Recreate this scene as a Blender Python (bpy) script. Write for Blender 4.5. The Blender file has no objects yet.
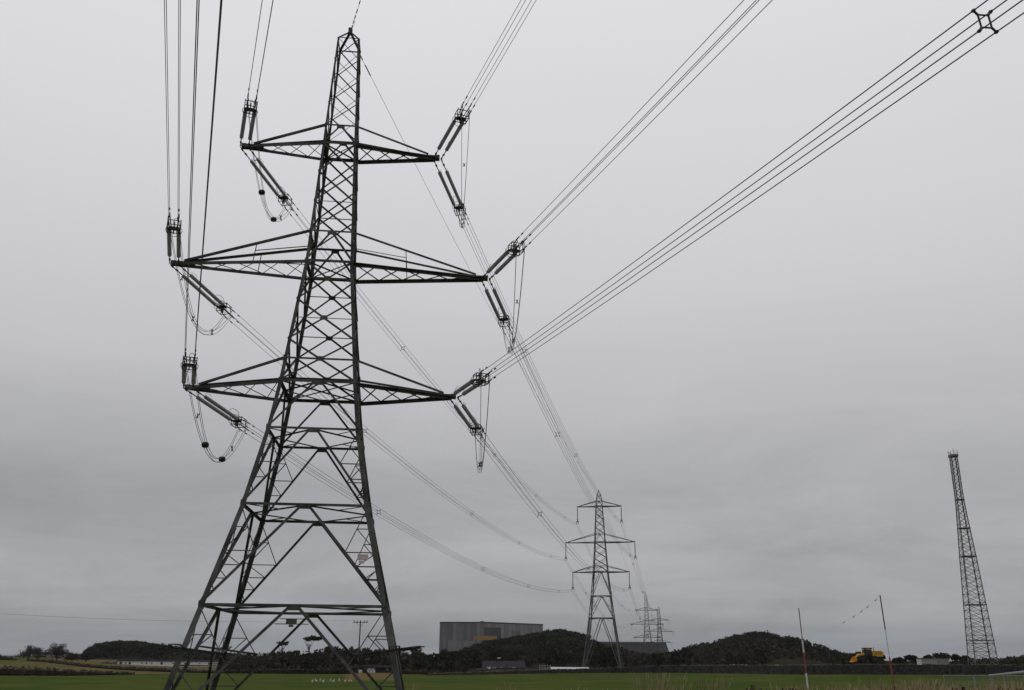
import bpy, math, random
import numpy as np
from mathutils import Vector, Matrix

rng = random.Random(11)
S = bpy.context.scene
COL = S.collection

# ------------------------------------------------------------------ camera
F_PX, PITCH, ROLL, EYE = 892.85, math.radians(19.2157), math.radians(0.403), 4.09
cam_data = bpy.data.cameras.new("camera")
cam = bpy.data.objects.new("camera", cam_data)
COL.objects.link(cam)
cam_data.sensor_fit = 'HORIZONTAL'
cam_data.sensor_width = 36.0
cam_data.lens = F_PX * 36.0 / 1024.0
cam_data.clip_start = 0.1
cam_data.clip_end = 60000.0
_c, _s = math.cos(PITCH), math.sin(PITCH)
_cr, _sr = math.cos(ROLL), math.sin(ROLL)
_r0, _u0, _f0 = Vector((1, 0, 0)), Vector((0, -_s, _c)), Vector((0, _c, _s))
_r = _cr * _r0 + _sr * _u0
_u = _cr * _u0 - _sr * _r0
cam.matrix_world = Matrix(((_r.x, _u.x, -_f0.x, 0), (_r.y, _u.y, -_f0.y, 0), (_r.z, _u.z, -_f0.z, EYE), (0, 0, 0, 1)))
S.camera = cam

# ------------------------------------------------------------------ sky, sun, exposure
SUN_EL, SUN_AZ = math.radians(55), math.radians(-40)
S.view_settings.view_transform = 'Standard'
S.view_settings.look = 'None'
S.view_settings.exposure = 0.0
S.view_settings.gamma = 1.0
S.view_settings.use_curve_mapping = False
S.render.engine = 'CYCLES'
S.cycles.max_bounces = 6
S.cycles.volume_bounces = 0
HAZE = 0.00006

world = bpy.data.worlds.new("World")
S.world = world
world.use_nodes = True
wt = world.node_tree
wt.nodes.clear()


def WN(kind, **kw):
    n = wt.nodes.new(kind)
    for k, v in kw.items():
        setattr(n, k, v)
    return n


def WL(a, b):
    wt.links.new(a, b)


def wmath(op, a, b=None):
    n = WN('ShaderNodeMath', operation=op)
    for i, v in enumerate((a, b)):
        if v is None:
            continue
        if isinstance(v, (int, float)):
            n.inputs[i].default_value = v
        else:
            WL(v, n.inputs[i])
    return n.outputs[0]


w_out = WN('ShaderNodeOutputWorld')
w_bg = WN('ShaderNodeBackground')
w_bg.inputs[1].default_value = 0.1
w_sky = WN('ShaderNodeTexSky', sky_type='NISHITA')
w_sky.sun_disc = False
w_sky.sun_elevation = SUN_EL
w_sky.sun_rotation = SUN_AZ
w_tc = WN('ShaderNodeTexCoord')
w_sep = WN('ShaderNodeSeparateXYZ')
WL(w_tc.outputs['Generated'], w_sep.inputs[0])
zc = wmath('MAXIMUM', w_sep.outputs[2], 0.0)
# overcast luminance against the height above the horizon
w_ramp = WN('ShaderNodeValToRGB')
w_ramp.color_ramp.interpolation = 'B_SPLINE'
el = w_ramp.color_ramp.elements
SKYR = [(0.0, (2.30, 2.48, 2.78)), (0.022, (2.50, 2.65, 2.90)), (0.05, (3.52, 3.54, 3.72)), (0.085, (3.88, 3.86, 4.02)), (0.12, (3.88, 3.86, 4.04)), (0.16, (3.86, 3.85, 4.05)),
        (0.225, (4.56, 4.53, 4.76)), (0.30, (5.50, 5.46, 5.70)), (0.375, (6.1, 6.07, 6.27)), (0.475, (6.7, 6.65, 6.93)), (0.565, (7.15, 7.08, 7.4)),
        (0.645, (7.45, 7.38, 7.75)), (1.0, (8.1, 8.1, 8.5))]
while len(el) < len(SKYR):
    el.new(0.5)
for e, (p_, c_) in zip(el, SKYR):
    e.position = p_
    e.color = (c_[0] / 10, c_[1] / 10, c_[2] / 10, 1)
WL(zc, w_ramp.inputs[0])
# cloud deck: the view direction projected on a flat layer overhead
den = wmath('ADD', zc, 0.06)
cxn, cyn = wmath('DIVIDE', w_sep.outputs[0], den), wmath('DIVIDE', w_sep.outputs[1], den)
w_comb = WN('ShaderNodeCombineXYZ')
WL(cxn, w_comb.inputs[0]); WL(cyn, w_comb.inputs[1])
w_map = WN('ShaderNodeMapping')
w_map.inputs['Scale'].default_value = (0.55, 1.0, 1.0)
w_map.inputs['Rotation'].default_value = (0, 0, 0.35)
WL(w_comb.outputs[0], w_map.inputs[0])
w_n1 = WN('ShaderNodeTexNoise')
w_n1.inputs['Scale'].default_value = 0.42
w_n1.inputs['Detail'].default_value = 4.0
w_n1.inputs['Roughness'].default_value = 0.5
w_n1.inputs['Distortion'].default_value = 0.4
WL(w_map.outputs[0], w_n1.inputs['Vector'])
amp = wmath('ADD', wmath('MULTIPLY', wmath('SUBTRACT', 1.0, zc), 0.55), -0.10)
cl = wmath('ADD', 1.0, wmath('MULTIPLY', wmath('SUBTRACT', w_n1.outputs['Fac'], 0.5), amp))
# soft darker band of cloud low down
w_n2 = WN('ShaderNodeTexNoise')
w_n2.inputs['Scale'].default_value = 3.2
w_n2.inputs['Detail'].default_value = 6.0
w_n2.inputs['Roughness'].default_value = 0.68
w_n2.inputs['Distortion'].default_value = 0.5
w_map2 = WN('ShaderNodeMapping')
w_map2.inputs['Scale'].default_value = (1.0, 1.0, 4.0)
w_map2.inputs['Rotation'].default_value = (0.0, -0.06, 0.0)
WL(w_tc.outputs['Generated'], w_map2.inputs[0])
WL(w_map2.outputs[0], w_n2.inputs['Vector'])
low = wmath('MULTIPLY', wmath('SUBTRACT', w_n2.outputs['Fac'], 0.5), wmath('MAXIMUM', wmath('SUBTRACT', 0.34, zc), 0.0))
cl1 = wmath('ADD', cl, wmath('MULTIPLY', low, 2.7))
# unseen sky behind the viewer dimmed, added to darken surfaces facing the camera
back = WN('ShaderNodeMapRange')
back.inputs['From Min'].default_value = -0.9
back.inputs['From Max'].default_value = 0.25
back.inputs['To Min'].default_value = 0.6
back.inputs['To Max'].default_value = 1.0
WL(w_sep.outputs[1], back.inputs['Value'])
# a heavier bank of cloud low on the left
bump_z = wmath('MAXIMUM', wmath('SUBTRACT', 1.0, wmath('DIVIDE', wmath('ABSOLUTE', wmath('SUBTRACT', zc, 0.17)), 0.12)), 0.0)
left_x = WN('ShaderNodeMapRange')
left_x.inputs['From Min'].default_value = 0.05
left_x.inputs['From Max'].default_value = -0.45
left_x.inputs['To Min'].default_value = 0.0
left_x.inputs['To Max'].default_value = 0.13
WL(w_sep.outputs[0], left_x.inputs['Value'])
bank = wmath('SUBTRACT', 1.0, wmath('MULTIPLY', bump_z, left_x.outputs[0]))
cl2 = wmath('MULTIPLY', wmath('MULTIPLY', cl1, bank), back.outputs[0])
w_mul = WN('ShaderNodeVectorMath', operation='SCALE')
WL(w_ramp.outputs[0], w_mul.inputs[0])
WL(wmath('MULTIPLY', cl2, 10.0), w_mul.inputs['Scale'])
w_mix = WN('ShaderNodeMix', data_type='RGBA')
w_mix.inputs[0].default_value = 0.03
WL(w_mul.outputs[0], w_mix.inputs[6])
WL(w_sky.outputs[0], w_mix.inputs[7])
WL(w_mix.outputs[2], w_bg.inputs[0])
WL(w_bg.outputs[0], w_out.inputs[0])

sun_d = bpy.data.lights.new("sun", 'SUN')
sun_d.energy = 0.5
sun_d.angle = math.radians(25)
sun_d.color = (1.0, 0.96, 0.9)
sun = bpy.data.objects.new("sun", sun_d)
COL.objects.link(sun)
sun.rotation_euler = (math.radians(90) - SUN_EL, 0, math.pi - SUN_AZ)


# ------------------------------------------------------------------ helpers
def slope_of(px, py):
    """(x/y, z/y) of the direction seen at a pixel of the photograph: a measuring aid."""
    dx, dy = px - 512, py - 345
    a, b = _cr * dx + _sr * dy, -_sr * dx + _cr * dy
    u, v = a / F_PX, -b / F_PX
    d, h = _c - v * _s, _s + v * _c
    return u / d, h / d


def W(px, py, Y):
    a, b = slope_of(px, py)
    return Vector((a * Y, Y, EYE + b * Y))


def pix_x(X, Y):
    return 509.8 + 945.6 * X / max(Y, 1e-3)


def X_at(px, Y):
    return (px - 509.8) / 945.6 * Y


def hor(px):
    return 656.2 + 0.00703 * (px - 512)


def Z_top(px, py, Y):
    return EYE + (hor(px) - py) / 1001.0 * Y


def sm(x):
    x = min(1.0, max(0.0, x))
    return x * x * (3 - 2 * x)


def interp(tab, x):
    if x <= tab[0][0]:
        return tab[0][1]
    for (a, b), (c, d) in zip(tab, tab[1:]):
        if x <= c:
            return b + (d - b) * (x - a) / (c - a)
    return tab[-1][1]


class MB:
    def __init__(self):
        self.v, self.f, self.m = [], [], []

    def add(self, vs, fs, mi=0):
        o = len(self.v)
        self.v.extend(vs)
        for q in fs:
            self.f.append(tuple(i + o for i in q))
            self.m.append(mi)

    def box(self, c, size, rot=None, mi=0):
        sx, sy, sz = size[0] / 2, size[1] / 2, size[2] / 2
        c = Vector(c)
        vs = [Vector((x * sx, y * sy, z * sz)) for x in (-1, 1) for y in (-1, 1) for z in (-1, 1)]
        if rot is not None:
            vs = [rot @ q for q in vs]
        self.add([tuple(c + q) for q in vs], [(0, 1, 3, 2), (4, 6, 7, 5), (0, 4, 5, 1), (2, 3, 7, 6), (0, 2, 6, 4), (1, 5, 7, 3)], mi)

    def prof(self, a, b, p, q, pts, pts2=None, mi=0):
        """extrude the 2-D profile pts (in directions p, q) from a to b"""
        n = len(pts)
        pts2 = pts2 or pts
        vs = [tuple(a + p * x + q * y) for x, y in pts] + [tuple(b + p * x + q * y) for x, y in pts2]
        fs = [(i, (i + 1) % n, n + (i + 1) % n, n + i) for i in range(n)]
        fs += [tuple(range(n - 1, -1, -1)), tuple(range(n, 2 * n))]
        self.add(vs, fs, mi)

    def angle(self, a, b, s, n, t=None, off=None, mi=0):
        """steel angle section from a to b, one flange across the plane whose normal is n"""
        a, b, n = Vector(a), Vector(b), Vector(n)
        d = (b - a)
        if d.length < 1e-4:
            return
        d.normalize()
        u = n - d * n.dot(d)
        if u.length < 1e-4:
            u = d.orthogonal()
        u.normalize()
        v = d.cross(u)
        t = t or max(0.012, s * 0.12)
        o = u * (rng.uniform(0.0, 0.035) if off is None else off)
        h = s / 2
        self.prof(a + o, b + o, v, u, [(-h, 0), (h, 0), (h, -t), (-h + t, -t), (-h + t, -s), (-h, -s)], mi=mi)

    def leg(self, a, b, da, db, s, t, mi=0):
        """corner angle with its flanges along da and db"""
        self.prof(Vector(a), Vector(b), Vector(da), Vector(db), [(0, 0), (s, 0), (s, t), (t, t), (t, s), (0, s)], mi=mi)

    def tube(self, pts, r, n=6, closed=False, mi=0, cap=True):
        pts = [Vector(p) for p in pts]
        rs = r if isinstance(r, (list, tuple)) else [r] * len(pts)
        k = len(pts)
        vs, prev = [], None
        for i, p in enumerate(pts):
            if closed:
                d = pts[(i + 1) % k] - pts[i - 1]
            else:
                d = pts[min(i + 1, k - 1)] - pts[max(i - 1, 0)]
            if d.length < 1e-9:
                d = Vector((0, 0, 1))
            d.normalize()
            if prev is None:
                u = d.orthogonal().normalized()
            else:
                u = prev - d * prev.dot(d)
                u = u.normalized() if u.length > 1e-6 else d.orthogonal().normalized()
            prev = u
            w = d.cross(u)
            for j in range(n):
                a = 2 * math.pi * j / n
                vs.append(tuple(p + (u * math.cos(a) + w * math.sin(a)) * rs[i]))
        fs = []
        for i in range(k if closed else k - 1):
            for j in range(n):
                a, b = i * n + j, i * n + (j + 1) % n
                c, d_ = ((i + 1) % k) * n + (j + 1) % n, ((i + 1) % k) * n + j
                fs.append((a, b, c, d_))
        if cap and not closed:
            fs.append(tuple(range(n - 1, -1, -1)))
            fs.append(tuple(range((k - 1) * n, k * n)))
        self.add(vs, fs, mi)

    def lathe(self, a, axis, prof, n=10, mi=0):
        """prof: list of (distance along axis, radius)"""
        axis = Vector(axis).normalized()
        self.tube([Vector(a) + axis * d for d, _ in prof], [max(r, 1e-3) for _, r in prof], n, mi=mi)

    def ball(self, c, r, n=8, sq=(1, 1, 1), mi=0):
        vs, fs = [], []
        m = n // 2
        for i in range(m + 1):
            th = math.pi * i / m
            for j in range(n):
                ph = 2 * math.pi * j / n
                vs.append((c[0] + r * sq[0] * math.sin(th) * math.cos(ph), c[1] + r * sq[1] * math.sin(th) * math.sin(ph), c[2] + r * sq[2] * math.cos(th)))
        for i in range(m):
            for j in range(n):
                fs.append((i * n + j, (i + 1) * n + j, (i + 1) * n + (j + 1) % n, i * n + (j + 1) % n))
        self.add(vs, fs, mi)

    def quad(self, c, u, v, mi=0):
        c, u, v = Vector(c), Vector(u), Vector(v)
        self.add([tuple(c - u - v), tuple(c + u - v), tuple(c + u + v), tuple(c - u + v)], [(0, 1, 2, 3)], mi)

    def build(self, name, mats, parent=None, smooth=False):
        me = bpy.data.meshes.new(name)
        me.from_pydata(self.v, [], self.f)
        if not isinstance(mats, (list, tuple)):
            mats = [mats]
        for m in mats:
            me.materials.append(m)
        if len(mats) > 1:
            me.polygons.foreach_set('material_index', self.m)
        if smooth:
            me.polygons.foreach_set('use_smooth', [True] * len(me.polygons))
        me.update()
        o = bpy.data.objects.new(name, me)
        COL.objects.link(o)
        if parent is not None:
            o.parent = parent
        return o


def tag(o, label=None, cat=None, group=None, kind=None):
    if label: o['label'] = label
    if cat: o['category'] = cat
    if group: o['group'] = group
    if kind: o['kind'] = kind
    return o


def thing(name, label, cat, loc=(0, 0, 0), rz=0.0, group=None):
    o = bpy.data.objects.new(name, None)
    COL.objects.link(o)
    o.empty_display_size = 0.3
    o.location = loc
    o.rotation_euler = (0, 0, rz)
    return tag(o, label, cat, group)


def copy_tree(o, parent=None):
    c = o.copy()
    COL.objects.link(c)
    c.parent = parent
    for ch in o.children:
        copy_tree(ch, c)
    return c


# ------------------------------------------------------------------ materials
def mat(name, col, rough=0.7, var=0.25, scale=3.0, metal=0.0, bump=0.0, coord='Object', spec=0.3, col2=None, detail=4.0, trans=0.0):
    m = bpy.data.materials.new(name)
    m.use_nodes = True
    t = m.node_tree
    b = t.nodes['Principled BSDF']
    b.inputs['Roughness'].default_value = rough
    b.inputs['Metallic'].default_value = metal
    b.inputs['Specular IOR Level'].default_value = spec
    tc = t.nodes.new('ShaderNodeTexCoord')
    n = t.nodes.new('ShaderNodeTexNoise')
    n.inputs['Scale'].default_value = scale
    n.inputs['Detail'].default_value = detail
    if coord == 'World':
        g = t.nodes.new('ShaderNodeNewGeometry')
        t.links.new(g.outputs['Position'], n.inputs['Vector'])
    else:
        t.links.new(tc.outputs[coord], n.inputs['Vector'])
    r = t.nodes.new('ShaderNodeValToRGB')
    lo = tuple(max(0, x * (1 - var)) for x in col)
    hi = col2 if col2 else tuple(min(1, x * (1 + var)) for x in col)
    r.color_ramp.elements[0].position = 0.32
    r.color_ramp.elements[1].position = 0.68
    r.color_ramp.elements[0].color = (*lo, 1)
    r.color_ramp.elements[1].color = (*hi, 1)
    t.links.new(n.outputs['Fac'], r.inputs[0])
    t.links.new(r.outputs[0], b.inputs['Base Color'])
    if bump > 0:
        bp = t.nodes.new('ShaderNodeBump')
        bp.inputs['Strength'].default_value = bump
        bp.inputs['Distance'].default_value = 0.05
        t.links.new(n.outputs['Fac'], bp.inputs['Height'])
        t.links.new(bp.outputs[0], b.inputs['Normal'])
    return m


M = {}
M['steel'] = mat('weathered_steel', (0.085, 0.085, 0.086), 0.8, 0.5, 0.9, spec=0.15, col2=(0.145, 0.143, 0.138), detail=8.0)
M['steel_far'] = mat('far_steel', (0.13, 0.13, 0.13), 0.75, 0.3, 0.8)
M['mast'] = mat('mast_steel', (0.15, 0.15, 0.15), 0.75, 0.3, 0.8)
M['wire'] = mat('aluminium_wire', (0.10, 0.10, 0.10), 0.6, 0.2, 2.0, spec=0.2)
M['fitting'] = mat('dark_fitting', (0.05, 0.05, 0.05), 0.5, 0.3, 6.0)
M['porcelain'] = mat('glazed_insulator', (0.33, 0.33, 0.345), 0.3, 0.15, 4.0, spec=0.5)
M['weight'] = mat('black_weight', (0.02, 0.02, 0.02), 0.6, 0.3, 6.0)
M['concrete'] = mat('concrete', (0.3, 0.29, 0.27), 0.9, 0.25, 4.0, bump=0.4)
M['plate_dark'] = mat('plate_metal', (0.09, 0.09, 0.085), 0.7, 0.2, 5.0)
M['sign_pink'] = mat('faded_sign', (0.74, 0.62, 0.62), 0.6, 0.12, 6.0)
M['sign_red'] = mat('faded_sign_red', (0.62, 0.47, 0.47), 0.6, 0.2, 6.0)
M['white'] = mat('white_render', (0.84, 0.84, 0.85), 0.8, 0.12, 1.2)
M['whitepaint'] = mat('white_paint', (0.7, 0.7, 0.7), 0.6, 0.12, 3.0)
M['redpaint'] = mat('red_paint', (0.30, 0.075, 0.06), 0.7, 0.35, 3.0)
M['rusty'] = mat('dull_red_tube', (0.20, 0.085, 0.08), 0.6, 0.25, 5.0)
M['flag'] = mat('bunting_cloth', (0.32, 0.30, 0.30), 0.8, 0.3, 3.0)
M['galv'] = mat('galvanised_tube', (0.27, 0.27, 0.28), 0.5, 0.2, 5.0)
M['galv2'] = mat('pale_tube', (0.42, 0.42, 0.43), 0.6, 0.1, 5.0)
M['mesh'] = mat('fence_mesh', (0.20, 0.20, 0.205), 0.6, 0.2, 5.0)
M['slate'] = mat('slate_roof', (0.046, 0.043, 0.045), 0.9, 0.45, 1.2, spec=0.0)
M['darkroof'] = mat('dark_roof', (0.03, 0.03, 0.031), 1.0, 0.3, 2.0, spec=0.0)
M['window'] = mat('dark_window', (0.02, 0.022, 0.025), 0.15, 0.2, 3.0, spec=0.5)
M['timber'] = mat('dark_timber', (0.045, 0.04, 0.036), 0.85, 0.35, 3.0)
M['pole'] = mat('creosoted_pole', (0.05, 0.042, 0.036), 0.9, 0.3, 5.0)
M['brick'] = mat('old_brick', (0.14, 0.09, 0.08), 0.9, 0.3, 4.0)
M['yellow'] = mat('yellow_machine_paint', (0.68, 0.32, 0.015), 0.45, 0.15, 3.0, spec=0.45)
M['black'] = mat('black_rubber', (0.018, 0.018, 0.018), 0.8, 0.3, 6.0)
M['glass'] = mat('cab_glass', (0.03, 0.034, 0.036), 0.1, 0.1, 2.0, spec=0.5)
M['container'] = mat('container_paint', (0.5, 0.5, 0.5), 0.6, 0.12, 1.5)
M['clad_a'] = mat('grey_cladding', (0.19, 0.19, 0.195), 0.7, 0.1, 0.12)
M['clad_b'] = mat('dark_grey_cladding', (0.155, 0.155, 0.162), 0.7, 0.1, 0.12)
M['clad_c'] = mat('pale_grey_cladding', (0.24, 0.24, 0.24), 0.7, 0.1, 0.12)
M['clad_d'] = mat('roof_edge', (0.07, 0.07, 0.075), 0.7, 0.1, 0.12)
M['hall'] = mat('hall_cladding', (0.125, 0.128, 0.138), 0.7, 0.12, 0.1)
M['hall_b'] = mat('hall_rib', (0.105, 0.107, 0.116), 0.7, 0.12, 0.1)
M['ochre'] = mat('ochre_panel', (0.38, 0.23, 0.08), 0.8, 0.15, 0.3)
M['evergreen'] = mat('evergreen_foliage', (0.028, 0.035, 0.021), 0.9, 0.3, 0.06, coord='World', col2=(0.046, 0.052, 0.030), spec=0.0)
M['winter'] = mat('winter_twigs', (0.056, 0.050, 0.043), 0.9, 0.25, 0.05, coord='World', col2=(0.077, 0.066, 0.055), spec=0.0)
M['scrub'] = mat('winter_scrub', (0.044, 0.043, 0.031), 0.9, 0.3, 0.05, coord='World', col2=(0.066, 0.058, 0.040), spec=0.0)
M['bark'] = mat('bark', (0.04, 0.034, 0.028), 0.9, 0.3, 2.0)
M['stone'] = mat('dry_stone', (0.052, 0.050, 0.047), 0.95, 0.55, 1.6, bump=0.6, coord='World')
M['coping'] = mat('pale_coping_stone', (0.20, 0.195, 0.18), 0.95, 0.45, 0.8, coord='World')
M['hedge'] = mat('hedge_twigs', (0.040, 0.030, 0.023), 0.9, 0.35, 0.4, coord='World')
M['goose'] = mat('white_plumage', (0.72, 0.70, 0.64), 0.8, 0.08, 6.0)
M['goose_pink'] = mat('buff_plumage', (0.66, 0.50, 0.44), 0.8, 0.12, 6.0)
M['beak'] = mat('orange_bill', (0.5, 0.22, 0.05), 0.5, 0.1, 6.0)
M['straw'] = mat('dry_grass', (0.24, 0.185, 0.10), 0.85, 0.3, 2.0, col2=(0.42, 0.33, 0.19), coord='World')
M['greenblade'] = mat('green_grass_blade', (0.07, 0.09, 0.03), 0.8, 0.3, 2.0, coord='World')
M['bramble'] = mat('bramble_leaf', (0.06, 0.035, 0.028), 0.7, 0.4, 5.0, col2=(0.10, 0.055, 0.045), coord='World')


# ------------------------------------------------------------------ damp air over land and sea
hb = MB()
hb.box((0, 2000, 9.5), (24000, 24000, 101))
hm = bpy.data.materials.new('damp_air')
hm.use_nodes = True
ht_ = hm.node_tree
ht_.nodes.clear()
ho = ht_.nodes.new('ShaderNodeOutputMaterial')
hv = ht_.nodes.new('ShaderNodeVolumePrincipled')
hv.inputs['Color'].default_value = (0.86, 0.87, 0.9, 1)
hv.inputs['Density'].default_value = HAZE
hv.inputs['Anisotropy'].default_value = 0.3
ht_.links.new(hv.outputs[0], ho.inputs['Volume'])
tag(hb.build('haze', hm), 'thin damp haze paling the far hills and buildings', 'haze', kind='stuff')

# ------------------------------------------------------------------ terrain
HILLS = {   # px -> photo row of the tree tops; ridge distance, foot distance, tree height
    'pine': dict(Y=620, Y0=480, back=180, h=8, prof=[(78, 657), (83, 654), (88, 649), (93, 645), (101, 642), (110, 640.5), (125, 639.5), (140, 640.5), (155, 642), (165, 644.5), (173, 647), (182, 649), (200, 651), (230, 653), (260, 655.5)]),
    'mid': dict(Y=650, Y0=300, back=160, h=7, prof=[(436, 654), (455, 652), (462, 650), (470, 646.5), (478, 644), (486, 641), (495, 639), (505, 638), (515, 636), (525, 634.5), (535, 632), (545, 630), (553, 628.7), (560, 628.2), (568, 629.7), (578, 632), (586, 635), (593, 640), (603, 643), (612, 645.5), (625, 649), (640, 652.5), (655, 655), (668, 655), (690, 656)]),
    'right': dict(Y=560, Y0=250, back=160, h=6, prof=[(648, 656), (660, 655), (673, 653), (683, 650.5), (692, 646.5), (703, 644), (716, 642.3), (726, 639), (731, 637), (742, 634), (754, 631.8), (766, 632.2), (774, 634), (787, 636.5), (802, 638.5), (809, 641.5), (818, 645), (828, 649.4), (838, 653.8), (848, 655.5), (860, 657), (885, 659.5)]),
}


def base_z(X, Y):
    r = math.hypot(X, Y)
    px = pix_x(X, Y) if Y > 5 else 512 + (600 if X > 0 else -600)
    px = min(1500, max(-500, px))
    z = 2.5 * (1 - sm((r - 17) / 20))
    z += sm((Y - 100) / 100) * (0.2 * sm((px - 300) / 130) + 0.9 * sm((px - 430) / 480))
    z += 1.3 * sm((Y - interp([(690, 226), (735, 214), (790, 200), (850, 195), (910, 192), (1024, 188), (1160, 184)], px)) / 9) * sm((px - 690) / 90)
    z += 1.5 * sm((Y - 180) / 150) * sm((190 - px) / 170)
    z += 0.25 * math.sin(X * 0.031 + 1) * math.sin(Y * 0.027) * sm((r - 90) / 80)
    z -= 26 * sm((r - 900) / 500)
    return z


def ground_z(X, Y):
    z = base_z(X, Y)
    if Y > 100:
        px = pix_x(X, Y)
        for hname, H in HILLS.items():
            pr = H['prof']
            if px < pr[0][0] - 30 or px > pr[-1][0] + 30:
                continue
            zr = Z_top(px, interp(pr, px), H['Y']) - H['h']
            fade = sm((px - pr[0][0] + 30) / 30) * sm((pr[-1][0] + 30 - px) / 30)
            if Y < H['Y']:
                k = sm((Y - H['Y0']) / (H['Y'] - H['Y0']))
            else:
                k = 1 - sm((Y - H['Y']) / H['back'])
            z2 = z + (zr - z) * k * fade
            z = max(z, z2)
    return z


angs = [-180 + 6 * i for i in range(23)] + [-42 + 0.25 * i for i in range(336)] + [42 + 6 * i for i in range(23)]
radii = [0.0001, 4, 8, 12, 15, 18, 21, 24, 27, 30, 33, 36, 40, 46, 54, 64, 76, 90] + list(range(100, 260, 6)) + list(range(260, 900, 14)) + [920, 960, 1000, 1060, 1120, 1200, 1300, 1420]
gv, gf, gdry, gwood = [], [], [], []
na = len(angs)
for r in radii:
    for a in angs:
        X, Y = r * math.sin(math.radians(a)), r * math.cos(math.radians(a))
        gv.append((X, Y, ground_z(X, Y)))
        px = pix_x(X, Y) if Y > 5 else 0
        dry = 0.0
        if Y > 100:
            hedgeY = interp([(0, 171), (70, 171), (130, 186), (200, 208), (250, 214)], px)
            dry = sm((Y - hedgeY) / 4) * sm((300 - px) / 40)
            dry *= 1 - 0.75 * sm((Y - 275) / 30) * sm((60 - px) / 40)
            dry = max(dry, sm((px - 343) / 8) * sm((402 - px) / 8) * sm((Y - 158) / 12))
            dry = max(dry, 0.9 * sm((Y - 205) / 10) * sm((px - 690) / 40))
        if 60 < r < 132:
            dry = max(dry, .42 * (1 - sm((r - 96) / 36)))
        if r < 60 and X > -3:
            dry = max(dry, 0.75 * (1 - sm((r - 40) / 20)))
        gdry.append(dry)
        wood = 0.0
        if Y > 200:
            wood = sm((Y - 222) / 10) * sm((px - 225) / 10) * sm((700 - px) / 20)
            for H in HILLS.values():
                if H['prof'][0][0] < px < H['prof'][-1][0]:
                    wood = max(wood, sm((Y - H['Y0']) / 25))
        gwood.append(wood)
for i in range(len(radii) - 1):
    for j in range(na):
        a, b = i * na + j, i * na + (j + 1) % na
        gf.append((a, a + na, b + na, b))
gm = bpy.data.meshes.new('ground')
gm.from_pydata(gv, [], gf)
gm.polygons.foreach_set('use_smooth', [True] * len(gm.polygons))
for nm, arr in (('dry', gdry), ('wood', gwood)):
    at = gm.attributes.new(nm, 'FLOAT', 'POINT')
    at.data.foreach_set('value', arr)
ground = bpy.data.objects.new('ground', gm)
COL.objects.link(ground)
tag(ground, 'green winter pasture with brown rough grazing rising on one side', 'ground', kind='structure')

gmat = bpy.data.materials.new('pasture')
gmat.use_nodes = True
t = gmat.node_tree
b = t.nodes['Principled BSDF']
b.inputs['Roughness'].default_value = 0.95
b.inputs['Specular IOR Level'].default_value = 0.0
geo = t.nodes.new('ShaderNodeNewGeometry')


def gnoise(scale, detail=4.0, sc=(1, 1, 1)):
    mp = t.nodes.new('ShaderNodeMapping')
    mp.inputs['Scale'].default_value = sc
    t.links.new(geo.outputs['Position'], mp.inputs[0])
    n = t.nodes.new('ShaderNodeTexNoise')
    n.inputs['Scale'].default_value = scale
    n.inputs['Detail'].default_value = detail
    t.links.new(mp.outputs[0], n.inputs['Vector'])
    return n.outputs['Fac']


def gramp(fac, stops):
    r = t.nodes.new('ShaderNodeValToRGB')
    e = r.color_ramp.elements
    while len(e) < len(stops):
        e.new(0.5)
    for q, (p_, c_) in zip(e, stops):
        q.position = p_
        q.color = (*c_, 1)
    t.links.new(fac, r.inputs[0])
    return r.outputs[0]


def gmix(fac, a, b_):
    m_ = t.nodes.new('ShaderNodeMix')
    m_.data_type = 'RGBA'
    t.links.new(fac, m_.inputs[0])
    t.links.new(a, m_.inputs[6])
    t.links.new(b_, m_.inputs[7])
    return m_.outputs[2]


def gattr(nm):
    a_ = t.nodes.new('ShaderNodeAttribute')
    a_.attribute_name = nm
    return a_.outputs['Fac']


grass = gmix(gnoise(1.3, 6.0), gramp(gnoise(0.05, 5.0), [(0.40, (0.036, 0.066, 0.015)), (0.60, (0.070, 0.088, 0.023))]),
             gramp(gnoise(0.16, 4.0), [(0.42, (0.043, 0.066, 0.016)), (0.66, (0.092, 0.092, 0.030))]))
dryc = gramp(gnoise(0.07, 6.0, (1, 0.35, 1)), [(0.30, (0.088, 0.066, 0.032)), (0.47, (0.135, 0.102, 0.044)), (0.58, (0.080, 0.084, 0.031)), (0.72, (0.120, 0.086, 0.046))])
woodc = gramp(gnoise(0.12, 5.0), [(0.3, (0.024, 0.021, 0.015)), (0.7, (0.040, 0.033, 0.024))])
c1 = gmix(gattr('dry'), grass, dryc)
c2 = gmix(gattr('wood'), c1, woodc)
t.links.new(c2, b.inputs['Base Color'])
bp = t.nodes.new('ShaderNodeBump')
bp.inputs['Strength'].default_value = 0.5
bp.inputs['Distance'].default_value = 0.15
t.links.new(gnoise(2.5, 6.0), bp.inputs['Height'])
t.links.new(bp.outputs[0], b.inputs['Normal'])
gm.materials.append(gmat)

# the sea beyond the land
sb = MB()
N_ = 96
sb.add([(0, 2000, -15)] + [(11000 * math.cos(2 * math.pi * i / N_), 2000 + 11000 * math.sin(2 * math.pi * i / N_), -15) for i in range(N_)],
       [(0, i + 1, (i + 1) % N_ + 1) for i in range(N_)])
M['sea'] = mat('grey_sea', (0.05, 0.06, 0.07), 0.35, 0.2, 0.02, coord='World', bump=0.3)
tag(sb.build('sea', M['sea']), 'strip of grey sea at the horizon', 'sea', kind='structure')

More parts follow.
